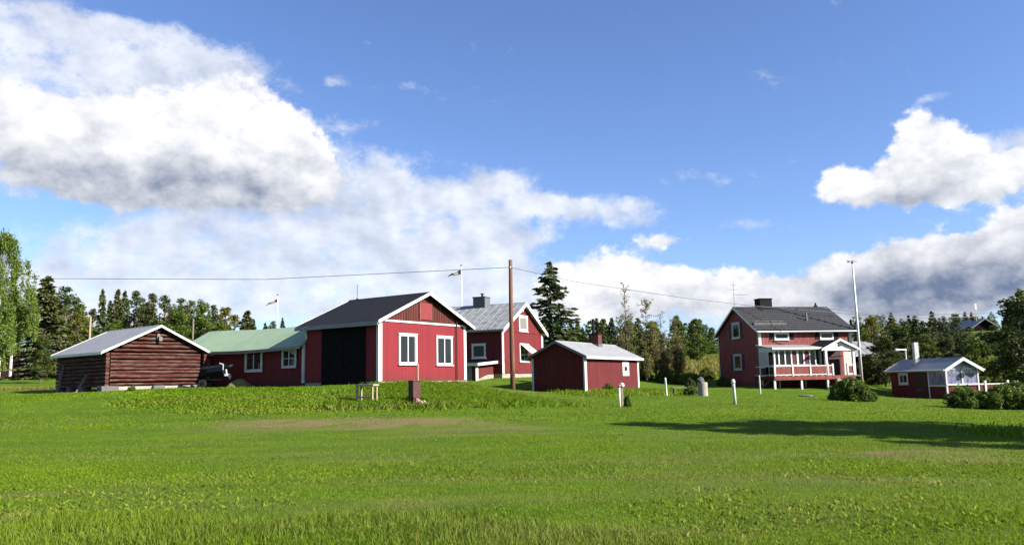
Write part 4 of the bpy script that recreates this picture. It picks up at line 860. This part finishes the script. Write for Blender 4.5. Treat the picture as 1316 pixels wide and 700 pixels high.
def spruce(seed, R=2.6, mat_='needles_dark', dens=1.0, gap=.0):
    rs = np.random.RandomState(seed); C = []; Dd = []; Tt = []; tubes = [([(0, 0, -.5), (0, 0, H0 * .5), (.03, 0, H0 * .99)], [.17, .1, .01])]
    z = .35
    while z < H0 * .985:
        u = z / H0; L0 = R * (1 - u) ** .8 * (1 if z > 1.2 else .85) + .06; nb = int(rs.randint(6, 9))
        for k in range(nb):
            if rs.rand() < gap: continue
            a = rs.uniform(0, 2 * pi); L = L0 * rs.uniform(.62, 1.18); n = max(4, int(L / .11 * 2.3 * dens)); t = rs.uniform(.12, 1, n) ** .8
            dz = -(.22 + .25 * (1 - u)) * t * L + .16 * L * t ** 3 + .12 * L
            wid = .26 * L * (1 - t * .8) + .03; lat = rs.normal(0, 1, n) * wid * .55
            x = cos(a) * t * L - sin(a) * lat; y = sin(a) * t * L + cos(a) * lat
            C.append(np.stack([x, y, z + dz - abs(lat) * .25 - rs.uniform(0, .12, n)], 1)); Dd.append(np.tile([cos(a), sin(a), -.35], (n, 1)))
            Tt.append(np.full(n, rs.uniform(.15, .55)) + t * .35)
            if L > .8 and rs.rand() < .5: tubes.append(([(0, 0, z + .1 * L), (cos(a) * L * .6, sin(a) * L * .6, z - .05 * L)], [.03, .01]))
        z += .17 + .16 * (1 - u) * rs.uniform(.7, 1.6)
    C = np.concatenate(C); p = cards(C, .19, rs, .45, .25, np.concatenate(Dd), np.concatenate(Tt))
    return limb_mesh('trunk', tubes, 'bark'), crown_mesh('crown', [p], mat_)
def clumps(rs, cs, rad, n_each, size, droop=0, flat=.7, asp=.55):
    P = []; T = []
    for c, r in zip(cs, rad):
        n = int(n_each * (r / .8) ** 2); d = unit(rs.normal(size=(n, 3))) * (rs.uniform(.25, 1, (n, 1)) ** .5) * r * rs.uniform(.75, 1.2, (n, 1)); d[:, 2] *= flat
        P.append(c + d); T.append(np.full(n, rs.uniform(.3, .65)))
    return cards(np.concatenate(P), size, rs, asp, droop, None, np.concatenate(T))
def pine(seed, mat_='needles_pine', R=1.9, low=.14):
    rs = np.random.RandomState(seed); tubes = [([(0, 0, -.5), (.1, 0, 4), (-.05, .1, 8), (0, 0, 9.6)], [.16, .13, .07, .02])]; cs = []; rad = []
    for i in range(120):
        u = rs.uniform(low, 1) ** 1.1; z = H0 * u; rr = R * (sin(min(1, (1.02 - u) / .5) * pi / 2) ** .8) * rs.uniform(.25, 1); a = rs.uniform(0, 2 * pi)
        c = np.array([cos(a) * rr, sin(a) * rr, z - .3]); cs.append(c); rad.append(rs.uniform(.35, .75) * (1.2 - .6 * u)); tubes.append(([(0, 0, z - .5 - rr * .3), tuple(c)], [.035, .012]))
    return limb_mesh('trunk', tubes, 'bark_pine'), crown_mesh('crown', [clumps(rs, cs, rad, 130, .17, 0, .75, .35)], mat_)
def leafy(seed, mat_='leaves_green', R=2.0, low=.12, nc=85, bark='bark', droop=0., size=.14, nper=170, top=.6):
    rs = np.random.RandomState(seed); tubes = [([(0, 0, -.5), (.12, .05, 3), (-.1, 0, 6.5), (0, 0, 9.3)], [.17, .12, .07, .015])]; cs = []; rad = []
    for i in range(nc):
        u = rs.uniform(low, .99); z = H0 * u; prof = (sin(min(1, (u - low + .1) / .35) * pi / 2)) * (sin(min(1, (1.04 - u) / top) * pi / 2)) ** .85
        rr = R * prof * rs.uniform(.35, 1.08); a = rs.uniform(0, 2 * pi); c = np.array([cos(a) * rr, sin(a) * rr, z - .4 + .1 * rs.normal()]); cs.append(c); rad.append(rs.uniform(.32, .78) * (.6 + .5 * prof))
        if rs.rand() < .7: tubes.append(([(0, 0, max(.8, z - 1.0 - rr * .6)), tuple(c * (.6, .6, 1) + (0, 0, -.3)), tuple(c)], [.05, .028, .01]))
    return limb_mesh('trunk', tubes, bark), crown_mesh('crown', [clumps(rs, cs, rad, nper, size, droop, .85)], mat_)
def weeping(seed):
    rs = np.random.RandomState(seed); tubes = [([(0, 0, -.5), (.15, .05, 3), (-.1, 0, 6.5), (0, 0, 9.5)], [.2, .15, .09, .015])]; C = []; T = []
    for i in range(210):
        u = rs.uniform(.22, .98); R = 3.0 * sin(min(1, (1.05 - u) / .6) * pi / 2) ** .8 * (1 if u > .35 else .8); rr = R * rs.uniform(.3, 1); a = rs.uniform(0, 2 * pi); z = H0 * u
        L = rs.uniform(.5, 2.4) * (.5 + .6 * (1 - u)); n = int(210 * L / 1.2); t = rs.uniform(0, 1, n); lat = rs.normal(0, .12, (n, 3))
        C.append(np.stack([cos(a) * (rr + .15 * t), sin(a) * (rr + .15 * t), z + .2 - t * L], 1) + lat); T.append(np.full(n, rs.uniform(.25, .75)))
        tubes.append(([(0, 0, max(1.5, z - 1.4)), (cos(a) * rr * .6, sin(a) * rr * .6, z), (cos(a) * rr, sin(a) * rr, z + .1)], [.022, .014, .006]))
    return limb_mesh('trunk', tubes, 'bark_birch'), crown_mesh('crown', [cards(np.concatenate(C), .075, rs, .55, .5, None, np.concatenate(T))], 'leaves_birch')
def sparse(seed, mat_='leaves_grey', n=700):
    rs = np.random.RandomState(seed); tubes = []; C = []
    for s in range(3):
        a = rs.uniform(0, 2 * pi); bx, by = cos(a) * (.9 if s else .1), sin(a) * (.9 if s else .1); hh = H0 * (1 if s == 0 else rs.uniform(.6, .8)); tubes.append(([(bx * .1, by * .1, -.4), (bx * .5, by * .5, hh * .5), (bx, by, hh)], [.11, .06, .012]))
        for i in range(34):
            u = rs.uniform(.15, .98); p = np.array([bx * u, by * u, hh * u]); a = rs.uniform(0, 2 * pi); L = (1.55 - u) * rs.uniform(.5, 1.35); e = p + np.array([cos(a) * L * .75, sin(a) * L * .75, L * .75])
            tubes.append(([tuple(p), tuple((p + e) / 2 + (0, 0, -.05)), tuple(e)], [.028, .017, .008]))
            for j in range(3):
                q0 = p + (e - p) * rs.uniform(.3, .9); q1 = q0 + rs.normal(0, .28, 3) + (0, 0, .25); tubes.append(([tuple(q0), tuple(q1)], [.012, .006])); k = n // 102 + 1; C.append(q0 + (q1 - q0) * rs.uniform(.1, 1.1, (k, 1)) + rs.normal(0, .09, (k, 3)))
    return limb_mesh('trunk', tubes, 'bark'), crown_mesh('crown', [cards(np.concatenate(C), .085, rs, .6, .1)], mat_)
def bush(seed, mat_='leaves_green', n=11000, size=.042, nc=52):
    """unit bush, about 1 m high and 2 m wide"""
    rs = np.random.RandomState(seed); cs = []; rad = []; tubes = []
    for i in range(nc):
        a = rs.uniform(0, 2 * pi); rr = .78 * sqrt(rs.rand()); z = .06 + .80 * (1 - rr ** 2) * rs.uniform(.05, 1.1); cs.append(np.array([cos(a) * rr, sin(a) * rr, z])); rad.append(rs.uniform(.10, .24))
        tubes.append(([(cos(a) * .1, sin(a) * .1, -.1), (cos(a) * rr * .7, sin(a) * rr * .7, z)], [.02, .008]))
    P = []; T = []
    for c, r in zip(cs, rad):
        k = n // nc; d = unit(rs.normal(size=(k, 3))) * rs.uniform(.3, 1.15, (k, 1)) * r; q = c + d; q[:, 2] = np.abs(q[:, 2]); P.append(q); T.append(np.full(k, rs.uniform(.25, .7)))
    return limb_mesh('stems', tubes, 'bark'), crown_mesh('leaves', [cards(np.concatenate(P), size, rs, .6, 0, None, np.concatenate(T))], mat_)
PROTO = {'spruce': [spruce(11, 2.5, gap=.22, dens=.85), spruce(12, 2.2, gap=.1), spruce(13, 2.4, 'needles_olive'), spruce(14, 1.9, gap=.15)],
         'pine': [pine(21), pine(22, R=2.3, low=.1), pine(23, 'needles_dark', R=2.1, low=.1), pine(24, 'needles_olive', R=1.6)],
         'leafy': [leafy(31), leafy(32, 'leaves_birch', R=1.7), leafy(33, 'leaves_gold', R=1.6, nc=48), leafy(34, 'leaves_green', R=2.3), leafy(35, 'leaves_dark', R=2.2, nc=70)],
         'sparse': [sparse(41), sparse(42, 'leaves_gold', 900), sparse(43, 'leaves_grey', 1500)], 'birch': [weeping(51), weeping(52)],
         'bush': [bush(61), bush(62, 'leaves_birch'), bush(63, 'leaves_dark'), bush(64, 'leaves_gold')]}
def plant(kind, i, x, y, h, label, cat='tree', group=None, name=None, wide=1.0, rz=None, unit_h=H0, zoff=0):
    tr, cr = PROTO[kind][i % len(PROTO[kind])]
    name = name or {'spruce': 'spruce_tree', 'pine': 'pine_tree', 'leafy': 'leafy_tree', 'sparse': 'thin_birch', 'birch': 'weeping_birch', 'bush': 'bush'}[kind]
    o = empty(name, (x, y, G(x, y) + zoff), random.uniform(0, 6.28) if rz is None else rz, label, cat, group); s = h / unit_h; o.scale = (s * wide, s * wide, s)
    link('trunk' if kind != 'bush' else 'stems', tr, o); link('crown' if kind != 'bush' else 'leaves', cr, o); return o
LEFT_TREES = [('birch', -40.3, 62.0, 12.0, 2.27), ('birch', -45.2, 66.0, 12.5, 2.48), ('spruce', -42.5, 72.0, 9.5, 2.76), ('pine', -45.3, 80.0, 9.2, 3.1), ('leafy', -37.3, 63.0, 3.9, 2.3), ('leafy', -51.8, 95.0, 8.6, 3.59), ('spruce', -47.8, 92.0, 9.9, 3.52), ('spruce', -48.0, 96.0, 10.3, 3.64), ('spruce', -49.1, 100.0, 10.5, 3.76), ('pine', -41.9, 88.0, 9.3, 3.41), ('pine', -39.3, 86.0, 8.7, 3.34), ('pine', -39.6, 90.0, 8.9, 3.49), ('pine', -39.5, 94.0, 8.8, 3.63), ('pine', -39.1, 96.0, 8.7, 3.69), ('leafy', -36.2, 92.0, 8.3, 3.57), ('pine', -35.9, 95.0, 7.9, 3.67), ('leafy', -32.7, 90.0, 7.6, 3.5), ('leafy', -33.0, 94.0, 6.9, 3.65), ('spruce', -37.6, 110.0, 6.4, 4.12), ('spruce', -39.2, 120.0, 7.3, 4.4), ('spruce', -37.5, 120.0, 7.0, 4.4), ('pine', -36.3, 120.0, 7.2, 4.4), ('spruce', -34.3, 118.0, 7.5, 4.35), ('pine', -55.7, 105.0, 8.7, 3.86), ('spruce', -53.5, 105.0, 9.7, 3.88), ('pine', -48.8, 105.0, 9.2, 3.91), ('leafy', -46.4, 108.0, 8.6, 4.01), ('pine', -44.5, 108.0, 8.2, 4.03), ('spruce', -41.5, 108.0, 8.1, 4.04), ('pine', -39.7, 108.0, 7.7, 4.05), ('leafy', -57.5, 100.0, 8.4, 3.7), ('pine', -57.5, 104.0, 10.2, 3.82), ('pine', -59.9, 95.0, 9.6, 3.53), ('spruce', -59.9, 98.0, 10.8, 3.62)]
MID_TREES = [('spruce', 3.8, 80.0, 10.9, 2.81), ('sparse', 9.7, 68.0, 8.0, 1.57), ('sparse', 11.7, 70.0, 6.8, 1.56), ('sparse', 13.2, 71.0, 5.9, 1.52), ('leafy', 21.7, 105.0, 6.5, 3.5), ('leafy', 24.8, 108.0, 6.1, 3.64), ('sparse', 14.3, 70.0, 5.4, 1.3), ('leafy', 13.7, 90.0, 4.1, 2.98), ('leafy', 16.7, 92.0, 4.1, 2.96), ('spruce', 14.9, 120.0, 6.9, 4.1), ('spruce', 13.8, 125.0, 6.6, 4.23), ('leafy', 19.3, 112.0, 5.9, 3.83)]
RIGHT_TREES = [('leafy', 38.7, 86.0, 6.4, 1.66), ('spruce', 41.0, 95.0, 5.4, 2.62), ('leafy', 38.3, 80.0, 5.9, 1.09), ('spruce', 48.0, 95.0, 5.8, 2.76), ('spruce', 51.7, 98.0, 6.0, 3.28), ('pine', 55.3, 102.0, 4.9, 3.98), ('pine', 55.8, 100.0, 5.2, 3.75), ('leafy', 38.4, 62.0, 8.3, -0.19), ('leafy', 36.9, 58.0, 7.6, -0.23), ('leafy', 39.6, 60.0, 7.5, -0.21), ('leafy', 37.5, 76.0, 4.4, 0.77), ('leafy', 40.4, 78.0, 4.6, 0.86), ('leafy', 41.2, 76.0, 4.4, 0.68), ('leafy', 41.9, 74.0, 4.3, 0.51), ('leafy', 35.8, 78.0, 3.7, 1.0), ('leafy', 41.1, 70.0, 3.9, 0.23), ('pine', 49.0, 100.0, 4.8, 3.41), ('pine', 52.5, 102.0, 4.5, 3.82), ('leafy', 34.6, 74.0, 3.1, 0.73)]
LAB = {'birch': 'weeping birch', 'spruce': 'pointed dark spruce', 'pine': 'bushy green pine', 'leafy': 'round leafy tree', 'sparse': 'thin sparse-leaved birch'}
spec_left = {0: 'tall weeping birch at the left edge of the photo', 2: 'big olive-dark spruce left of the log barn roof', 4: 'low dark leafy tree at the left corner of the log barn', 3: 'light green tree right of the big olive spruce', 16: 'yellowing birch behind the junction of barn and green roof'}
pick = {('left', 2): 2, ('left', 3): 1, ('left', 4): 4, ('left', 14): 1, ('left', 16): 2, ('left', 17): 2, ('left', 5): 0, ('left', 15): 3, ('left', 26): 0}
for i, (k, x, y, h, z) in enumerate(LEFT_TREES):
    wide = 1.0
    if k == 'spruce' and i != 2: wide = .8
    if i == 2: wide = 1.45
    if i in (0, 1): wide = .78
    lab = spec_left.get(i, '%s in the wood behind the log barn and green-roofed shed' % LAB[k])
    plant(k, pick.get(('left', i), i * 7 + 1), x, y, h, lab, group=None if i in spec_left else '%s trees in the left wood' % k, wide=wide)
spec_mid = {0: 'tall open dark spruce standing right of the silver-roofed house', 1: 'tallest thin birch rising above the red hut roof', 4: 'round green tree left of the farmhouse gable across the field'}
pm = {1: 0, 2: 2, 3: 0, 6: 2, 4: 0, 5: 3, 7: 0, 8: 1, 11: 1, 0: 0}
for i, (k, x, y, h, z) in enumerate(MID_TREES):
    lab = spec_mid.get(i, '%s beyond the lawn between red hut and farmhouse' % LAB[k])
    plant(k, pm.get(i, i), x, y, h, lab, group=None if i in spec_mid else '%s trees between hut and farmhouse' % k, wide={0: 1.55, 1: 1.0}.get(i, 1.15))
spec_right = {0: 'golden green tree behind the flagpole and porch', 2: 'olive round tree right of the tall flagpole', 4: 'tallest pointed spruce above the cabin chimney', 7: 'big leafy tree at the right edge before the dark woods', 14: 'dark bushy tree at the grey shed wall'}
pr = {0: 2, 2: 2, 7: 0, 8: 4, 9: 4, 10: 4, 11: 0, 12: 4, 13: 4, 14: 4, 15: 4, 18: 4}
for i, (k, x, y, h, z) in enumerate(RIGHT_TREES):
    lab = spec_right.get(i, '%s in the dark wood behind the cabin' % LAB[k])
    if i == 7: x += 1.3
    plant(k, pr.get(i, i + 2), x, y, h, lab, group=None if i in spec_right else '%s trees in the right wood' % k, wide=(.85 if i == 7 else 1.25) if k == 'leafy' else 1.1)
# more of the right-hand wood, filling between and to the right
rr = random.Random(5)
for i in range(105):
    d = rr.uniform(66, 135); px = rr.uniform(1095, 1420); x = (px - 658) / 1020 * d
    if 64 < x < 84 and d > 118: continue
    cut = 1232 < px < 1280 and d > 80
    if d < 92 and px < 1128: continue
    htop = ((rr.uniform(40, 50) if cut else rr.uniform(42, 68)) * d / 1020) + 1.65 - G(x, d)
    if htop < 2: continue
    k = rr.choice(['leafy', 'leafy', 'spruce', 'pine'])
    plant(k, 4 if k == 'leafy' and rr.random() < .7 else rr.randrange(5), x, d, htop, '%s in the dark wood behind the cabin' % LAB[k], group='%s trees in the right wood' % k, wide=1.5 if k == 'leafy' else 1.2)
for i, (px, d) in enumerate(((1212, 108), (1228, 103), (1243, 109), (1258, 104), (1272, 108), (1288, 104), (1236, 96), (1266, 97))):
    x = (px - 658) / 1020 * d; plant('leafy', (0, 4, 3)[i % 3], x, d, max(2.5, 50 * d / 1020 + 1.65 - G(x, d)), 'round leafy tree in the dark wood behind the cabin', group='leafy trees in the right wood', wide=1.7)
for i, (x, y, h, w, k) in enumerate(((21.6, 38.5, .75, .8, 1), (22.8, 38.3, .8, .85, 0), (24.0, 38.1, .85, .9, 1), (25.1, 38.3, .95, .9, 0), (26.6, 38.5, 1.1, 1.1, 1), (18.6, 42.3, .7, .8, 1), (16.9, 42.2, .8, .7, 0))):
    plant('bush', k, x, y, h, 'low leafy shrub filling the hedge before the cabin' if x > 20 else 'low leafy side shoot of the round green bush before the porch', 'bush', 'low shrubs of the hedge' if x > 20 else 'side shoots of the round bush', unit_h=1, wide=w)
# undergrowth at the left wood
for i in range(95):
    d = rr.uniform(74, 125); px = rr.uniform(-120, 330); x = (px - 658) / 1020 * d
    if px < 70 and d < 92: continue
    h = rr.uniform(3.5, 7.0) * (1.2 if d > 95 else 1); k = rr.choice(['leafy', 'pine', 'leafy', 'spruce'])
    plant(k, rr.randrange(5), x, d, h, 'low young %s under the wood behind the log barn' % {'leafy': 'leafy tree', 'pine': 'pine', 'spruce': 'spruce'}[k], group='young %s trees in the left wood' % k, wide=1.5)
# the far wood across the field: one mass
def far_wood():
    rs = np.random.RandomState(9); parts = []; tops = []
    src = {}
    for k, i in (('spruce', 0), ('spruce', 3), ('pine', 0), ('leafy', 0), ('leafy', 3)):
        me = PROTO[k][i][1]; V = np.empty(len(me.vertices) * 3, np.float32); me.vertices.foreach_get('co', V); V = V.reshape(-1, 4, 3)
        T = np.empty(len(me.vertices), np.float32); me.attributes['tint'].data.foreach_get('value', T); T = T.reshape(-1, 4)
        sel = rs.permutation(len(V))[:900]; c = V[sel].mean(1, keepdims=True); src[(k, i)] = (c + (V[sel] - c) * 2.1, T[sel])
    keys = list(src); mats_ = {'spruce': 0, 'pine': 1, 'leafy': 2}; Vs = []; Ts = []; Ms = []
    for n in range(330):
        y = rs.uniform(150, 215); ang = rs.uniform(-.75, .85); x = y * ang
        if -.33 > ang > -.36: continue
        key = keys[rs.randint(len(keys))]; V, T = src[key]; zt = {True: 74, False: 74}[ang < .2] * rs.uniform(.82, 1.06) * y / 1020 + 1.65; z = G(x, y); s = max(3, zt - z) / H0
        a = rs.uniform(0, 6.28); R_ = np.array([[cos(a), sin(a), 0], [-sin(a), cos(a), 0], [0, 0, 1]]); Vs.append((V @ R_) * (s * 1.3, s * 1.3, s) + (x, y, z)); Ts.append(T); Ms.append(np.full(len(V), mats_[key[0]]))
    V = np.concatenate(Vs).reshape(-1, 3); me = npmesh('far_wood', V, np.arange(len(V)).reshape(-1, 4), ['needles_dark', 'needles_pine', 'leaves_green']); setattr_float(me, 'tint', np.concatenate(Ts).ravel()); me.polygons.foreach_set('material_index', np.concatenate(Ms).astype(np.int32))
    tag(link('far_wood', me), 'distant mixed wood closing the field behind the houses', 'wood', kind='stuff')
far_wood()
# brush between the hut and the farmhouse, in front of the field
for i in range(11):
    px = 822 + i * 10 + rr.uniform(-4, 4); d = rr.uniform(66, 74); x = (px - 658) / 1020 * d
    plant('bush', (3, 0, 1, 3)[i % 4], x, d, rr.uniform(.6, 1.2), 'tangled brownish green bush at the near edge of the field', 'bush', 'bushes along the near edge of the field', 'field_bush', unit_h=1, wide=.75)
for i in range(7):
    px = 818 + i * 9 + rr.uniform(-4, 4); d = rr.uniform(67, 73); x = (px - 658) / 1020 * d
    plant('sparse', (1, 2, 0)[i % 3], x, d, rr.uniform(3.0, 4.6), 'thin scraggly sapling among the bushes right of the red hut', 'tree', 'saplings right of the red hut', 'sapling', wide=1.25)
for i, (x, y, h, w, k, lab) in enumerate((
    (17.6, 42, 1.2, 1.0, 0, 'round green bush in the lawn before the farmhouse porch'),
    (22.1, 39.2, 1.15, 1.05, 1, 'left leafy shrub of the hedge in front of the cabin'), (23.5, 38.6, 1.15, 1.05, 0, 'second leafy shrub of the hedge below the cabin rail'),
    (24.6, 39.4, 1.25, 1.0, 0, 'third leafy shrub of the hedge right of the cabin'), (25.7, 38.8, 1.15, 1.05, 1, 'rightmost shrub of the hedge at the photo edge'), (29.6, 39, 1.15, 1, 0, 'outer shrub of the hedge beyond the photo edge'),
    (5.9, 50.3, .55, .8, 0, 'small round bush at the wall of the red hut'), (11.0, 50, .9, .5, 2, 'dark bush behind the concrete cylinder'), (4.95, 35.3, .5, .45, 0, 'leafy weed clump at the foot of the pipe post'),
    (9.95, 45.4, .55, .95, 1, 'bright green weeds in front of the grey bench'), (-18.9, 39.6, .3, .8, 1, 'pale leafy weeds at the near corner of the log barn'), (32, 72, 2.2, .9, 2, 'dark bush behind the farmhouse near the flagpole'))):
    plant('bush', k, x, y, h, lab, 'bush', unit_h=1, wide=w * (1.0 if h > .6 else 1.0))
# tall trees outside the right edge: they cast the long shade across the lawn
for i, (x, y, h, w) in enumerate(((20.0, 18.2, 11.2, 1.0), (23.2, 15.6, 12.5, 1.1), (26.6, 17.0, 13, 1.1), (29.1, 13.2, 13, 1.2), (25.1, 12.0, 10.5, 1.2))):
    plant('leafy' if i % 2 == 0 else 'spruce', (3, 0, 3, 1, 0)[i], x, y, h, 'tree beside the lawn beyond the right edge, shading the grass', 'tree', 'shade trees right of the lawn', wide=w)
# ------------------------------------------------------------------ grass
def blades(name, X, Y, hgt, wid, m_, rs, lean=.5, tintmul=1.0, dadd=0.0, tlo=0.0):
    n = len(X); Z = gz(X, Y) + np.exp(-((Y - 30) / 40) ** 2 - (X / 45) ** 2) * ((fbm(X, Y, 2.6, 8) - .5) * .09) - .006
    a = rs.uniform(0, 2 * pi, n); h = hgt * rs.uniform(.5, 1.35, n); w = wid * rs.uniform(.6, 1.3, n); la = rs.uniform(0, 2 * pi, n); ll = h * lean * rs.uniform(.1, 1.3, n)
    bx, by = np.cos(a) * w / 2, np.sin(a) * w / 2; mx, my = np.cos(la) * ll * .35, np.sin(la) * ll * .35; tx, ty = np.cos(la) * ll, np.sin(la) * ll
    V = np.empty((n, 5, 3), np.float32)
    V[:, 0] = np.stack([X - bx, Y - by, Z], 1); V[:, 1] = np.stack([X + bx, Y + by, Z], 1)
    V[:, 2] = np.stack([X + bx * .8 + mx, Y + by * .8 + my, Z + h * .6], 1); V[:, 3] = np.stack([X - bx * .8 + mx, Y - by * .8 + my, Z + h * .6], 1); V[:, 4] = np.stack([X + tx, Y + ty, Z + h], 1)
    base = np.arange(n)[:, None] * 5; F = np.concatenate([base + [0, 1, 2], base + [0, 2, 3], base + [3, 2, 4]]).astype(np.int32)
    me = npmesh(name, V.reshape(-1, 3), F, [m_]); d = dryness(X, Y); big = fbm(X * .5, Y * 1.2, 2.2, 11)
    tint = np.clip(tlo + tintmul * (.18 + .55 * big + rs.normal(0, .2, n)), 0, 1)
    setattr_float(me, 'dry', np.repeat(np.clip(d * .95 + (rs.rand(n) < .05) * .5 + dadd, 0, 1), 5)); setattr_float(me, 'tint', np.repeat(tint, 5)); return me
def scatter(rs, y0, y1, n, mx=2.5):
    # more blades close by: density falls with distance
    u = rs.rand(int(n * 1.0)); Y = 1 / (1 / y0 - u * (1 / y0 - 1 / y1)); X = rs.uniform(-1, 1, len(Y)) * (.665 * Y + mx); return X, Y
rs = np.random.RandomState(77)
BLD = [(-20.97, 40.9, 51.9, 5.48, 5.3), (-6.51, 38.35, 56.1, 6.92, 16), (-.86, 58.04, 65.1, 7.7, 8), (4.33, 49.14, 60.2, 9.15, 3.66), (19.27, 62.58, 12.05, 8.2, 6.9), (29.89, 55.52, 4.15, 2.3, 7.1)]
def clear(X, Y, mg=.0):
    k = np.ones(len(X), bool)
    for bx, by, a, w, l in BLD:
        a = radians(a); u = (X - bx) * cos(a) + (Y - by) * sin(a); v = -(X - bx) * sin(a) + (Y - by) * cos(a); k &= ~((u > -mg) & (u < w + mg) & (v > -mg) & (v < l + mg))
    return k
def thin_dry(X, Y): return rs.rand(len(X)) > np.clip(dryness(X, Y) * 1.15 - .1, 0, .85)
GR = []
def lawn(y0, y1, n, h, w):
    X, Y = scatter(rs, y0, y1, n); k = clear(X, Y) & thin_dry(X, Y); X, Y = X[k], Y[k]; hh = h * (.6 + .9 * fbm(X, Y, 1.3, 21)); me = blades('grass', X, Y, hh, w, 'blade', rs, .8)
    tag(link('grass', me), kind='stuff')
lawn(5.5, 13, 260000, .032, .0075); lawn(13, 26, 200000, .032, .012); lawn(26, 60, 150000, .038, .024)
# long grass along the bottom edge
X, Y = scatter(rs, 5.0, 10.2, 130000, 1.5); f = fbm(X, Y, .9, 31)
edge = 10.2 - .13 * (X + 5) - .9 * np.clip(X - .2, 0, 3); k = (Y < edge + .9 * (f - .5) * 2) & (f > .30) & (dryness(X, Y) < .6); X, Y, f = X[k], Y[k], f[k]
tag(link('long_grass', blades('long_grass', X, Y, .045 + .11 * f, .009, 'blade', rs, .75, .8)), kind='stuff')
# broad leaves of clover and dandelion scattered in the near lawn
X, Y = scatter(rs, 5.5, 15, 26000); k = (fbm(X, Y, 1.6, 41) > .5); X, Y = X[k], Y[k]
tag(link('clover', blades('clover', X, Y, .045, .035, 'weed', rs, 1.6, 1.0)), kind='stuff')
# lush weeds on the bank before the garage
def weedpatch(pts, name, h, w, m_='weed', lean=.9, **kw):
    X, Y = pts; X = X + rs.normal(0, .45, len(X)); Y = Y + rs.normal(0, .55, len(Y)); k = clear(X, Y, .22) & (((X + 3.85) ** 2 + (Y - 31.6) ** 2) > .45); X, Y = X[k], Y[k]; f = fbm(X, Y, 1.1, 51); k = f > .28; X, Y, f = X[k], Y[k], f[k]
    tag(link(name, blades(name, X, Y, h * (.4 + 1.2 * f), w, m_, rs, lean, **kw)), kind='stuff')
def poly_pts(poly, n):
    P = np.array(poly, float); x0, y0 = P.min(0); x1, y1 = P.max(0); X = rs.uniform(x0, x1, n * 3); Y = rs.uniform(y0, y1, n * 3); ins = np.zeros(len(X), bool); j = len(P) - 1
    for i in range(len(P)):
        xi, yi = P[i]; xj, yj = P[j]; c = ((yi > Y) != (yj > Y)) & (X < (xj - xi) * (Y - yi) / (yj - yi + 1e-12) + xi); ins ^= c; j = i
    return X[ins], Y[ins]
weedpatch(poly_pts([(-7.6, 31.0), (-2.5, 30.6), (1.8, 33.5), (2.2, 36), (-1, 39.5), (-2.6, 43.5), (-6.4, 37.8), (-7.2, 35.0)], 24000), 'bank_weeds', .19, .05, lean=1.2, tintmul=.75)
weedpatch(poly_pts([(-16.5, 33.5), (-10.5, 29.8), (-7.6, 30.4), (-8.0, 34.0), (-10.5, 38.0), (-14.5, 40.0), (-17.5, 39)], 16000), 'bank_weeds', .085, .045, lean=1.5, tintmul=.9, tlo=.1)
weedpatch(poly_pts([(2.5, 47), (4.3, 47.6), (9.5, 55), (11, 50), (8, 44.5), (5, 44.5)], 7000), 'hut_weeds', .2, .05)
weedpatch(poly_pts([(-26, 38), (-21, 39.2), (-17.4, 43.4), (-16.6, 42), (-20.5, 37), (-26, 36.5)], 7000), 'barn_grass', .06, .025, 'blade')
weedpatch(poly_pts([(12, 21), (24, 18.0), (24, 21), (13, 22.6)], 5000), 'shade_weeds', .14, .05)
X, Y = scatter(rs, 76, 148, 60000, 0); k = (X > -.0) & (X < 60); X, Y = X[k], Y[k]; tag(link('field_grass', blades('field_grass', X, Y, .55, .14, 'straw', rs, .6)), kind='stuff')
X, Y = poly_pts([(-40, 51), (-27, 50), (-27, 52.5), (-40, 55)], 3000); tag(link('track_grass', blades('track_grass', X, Y, .15, .05, 'straw', rs, .6)), kind='stuff')

X, Y = scatter(rs, 5.6, 11, 1000, 1.5); k = fbm(X, Y, 1.4, 61) > .42; tag(link('seed_stalks', blades('seed_stalks', X[k], Y[k], .20, .006, 'straw', rs, .4)), kind='stuff')
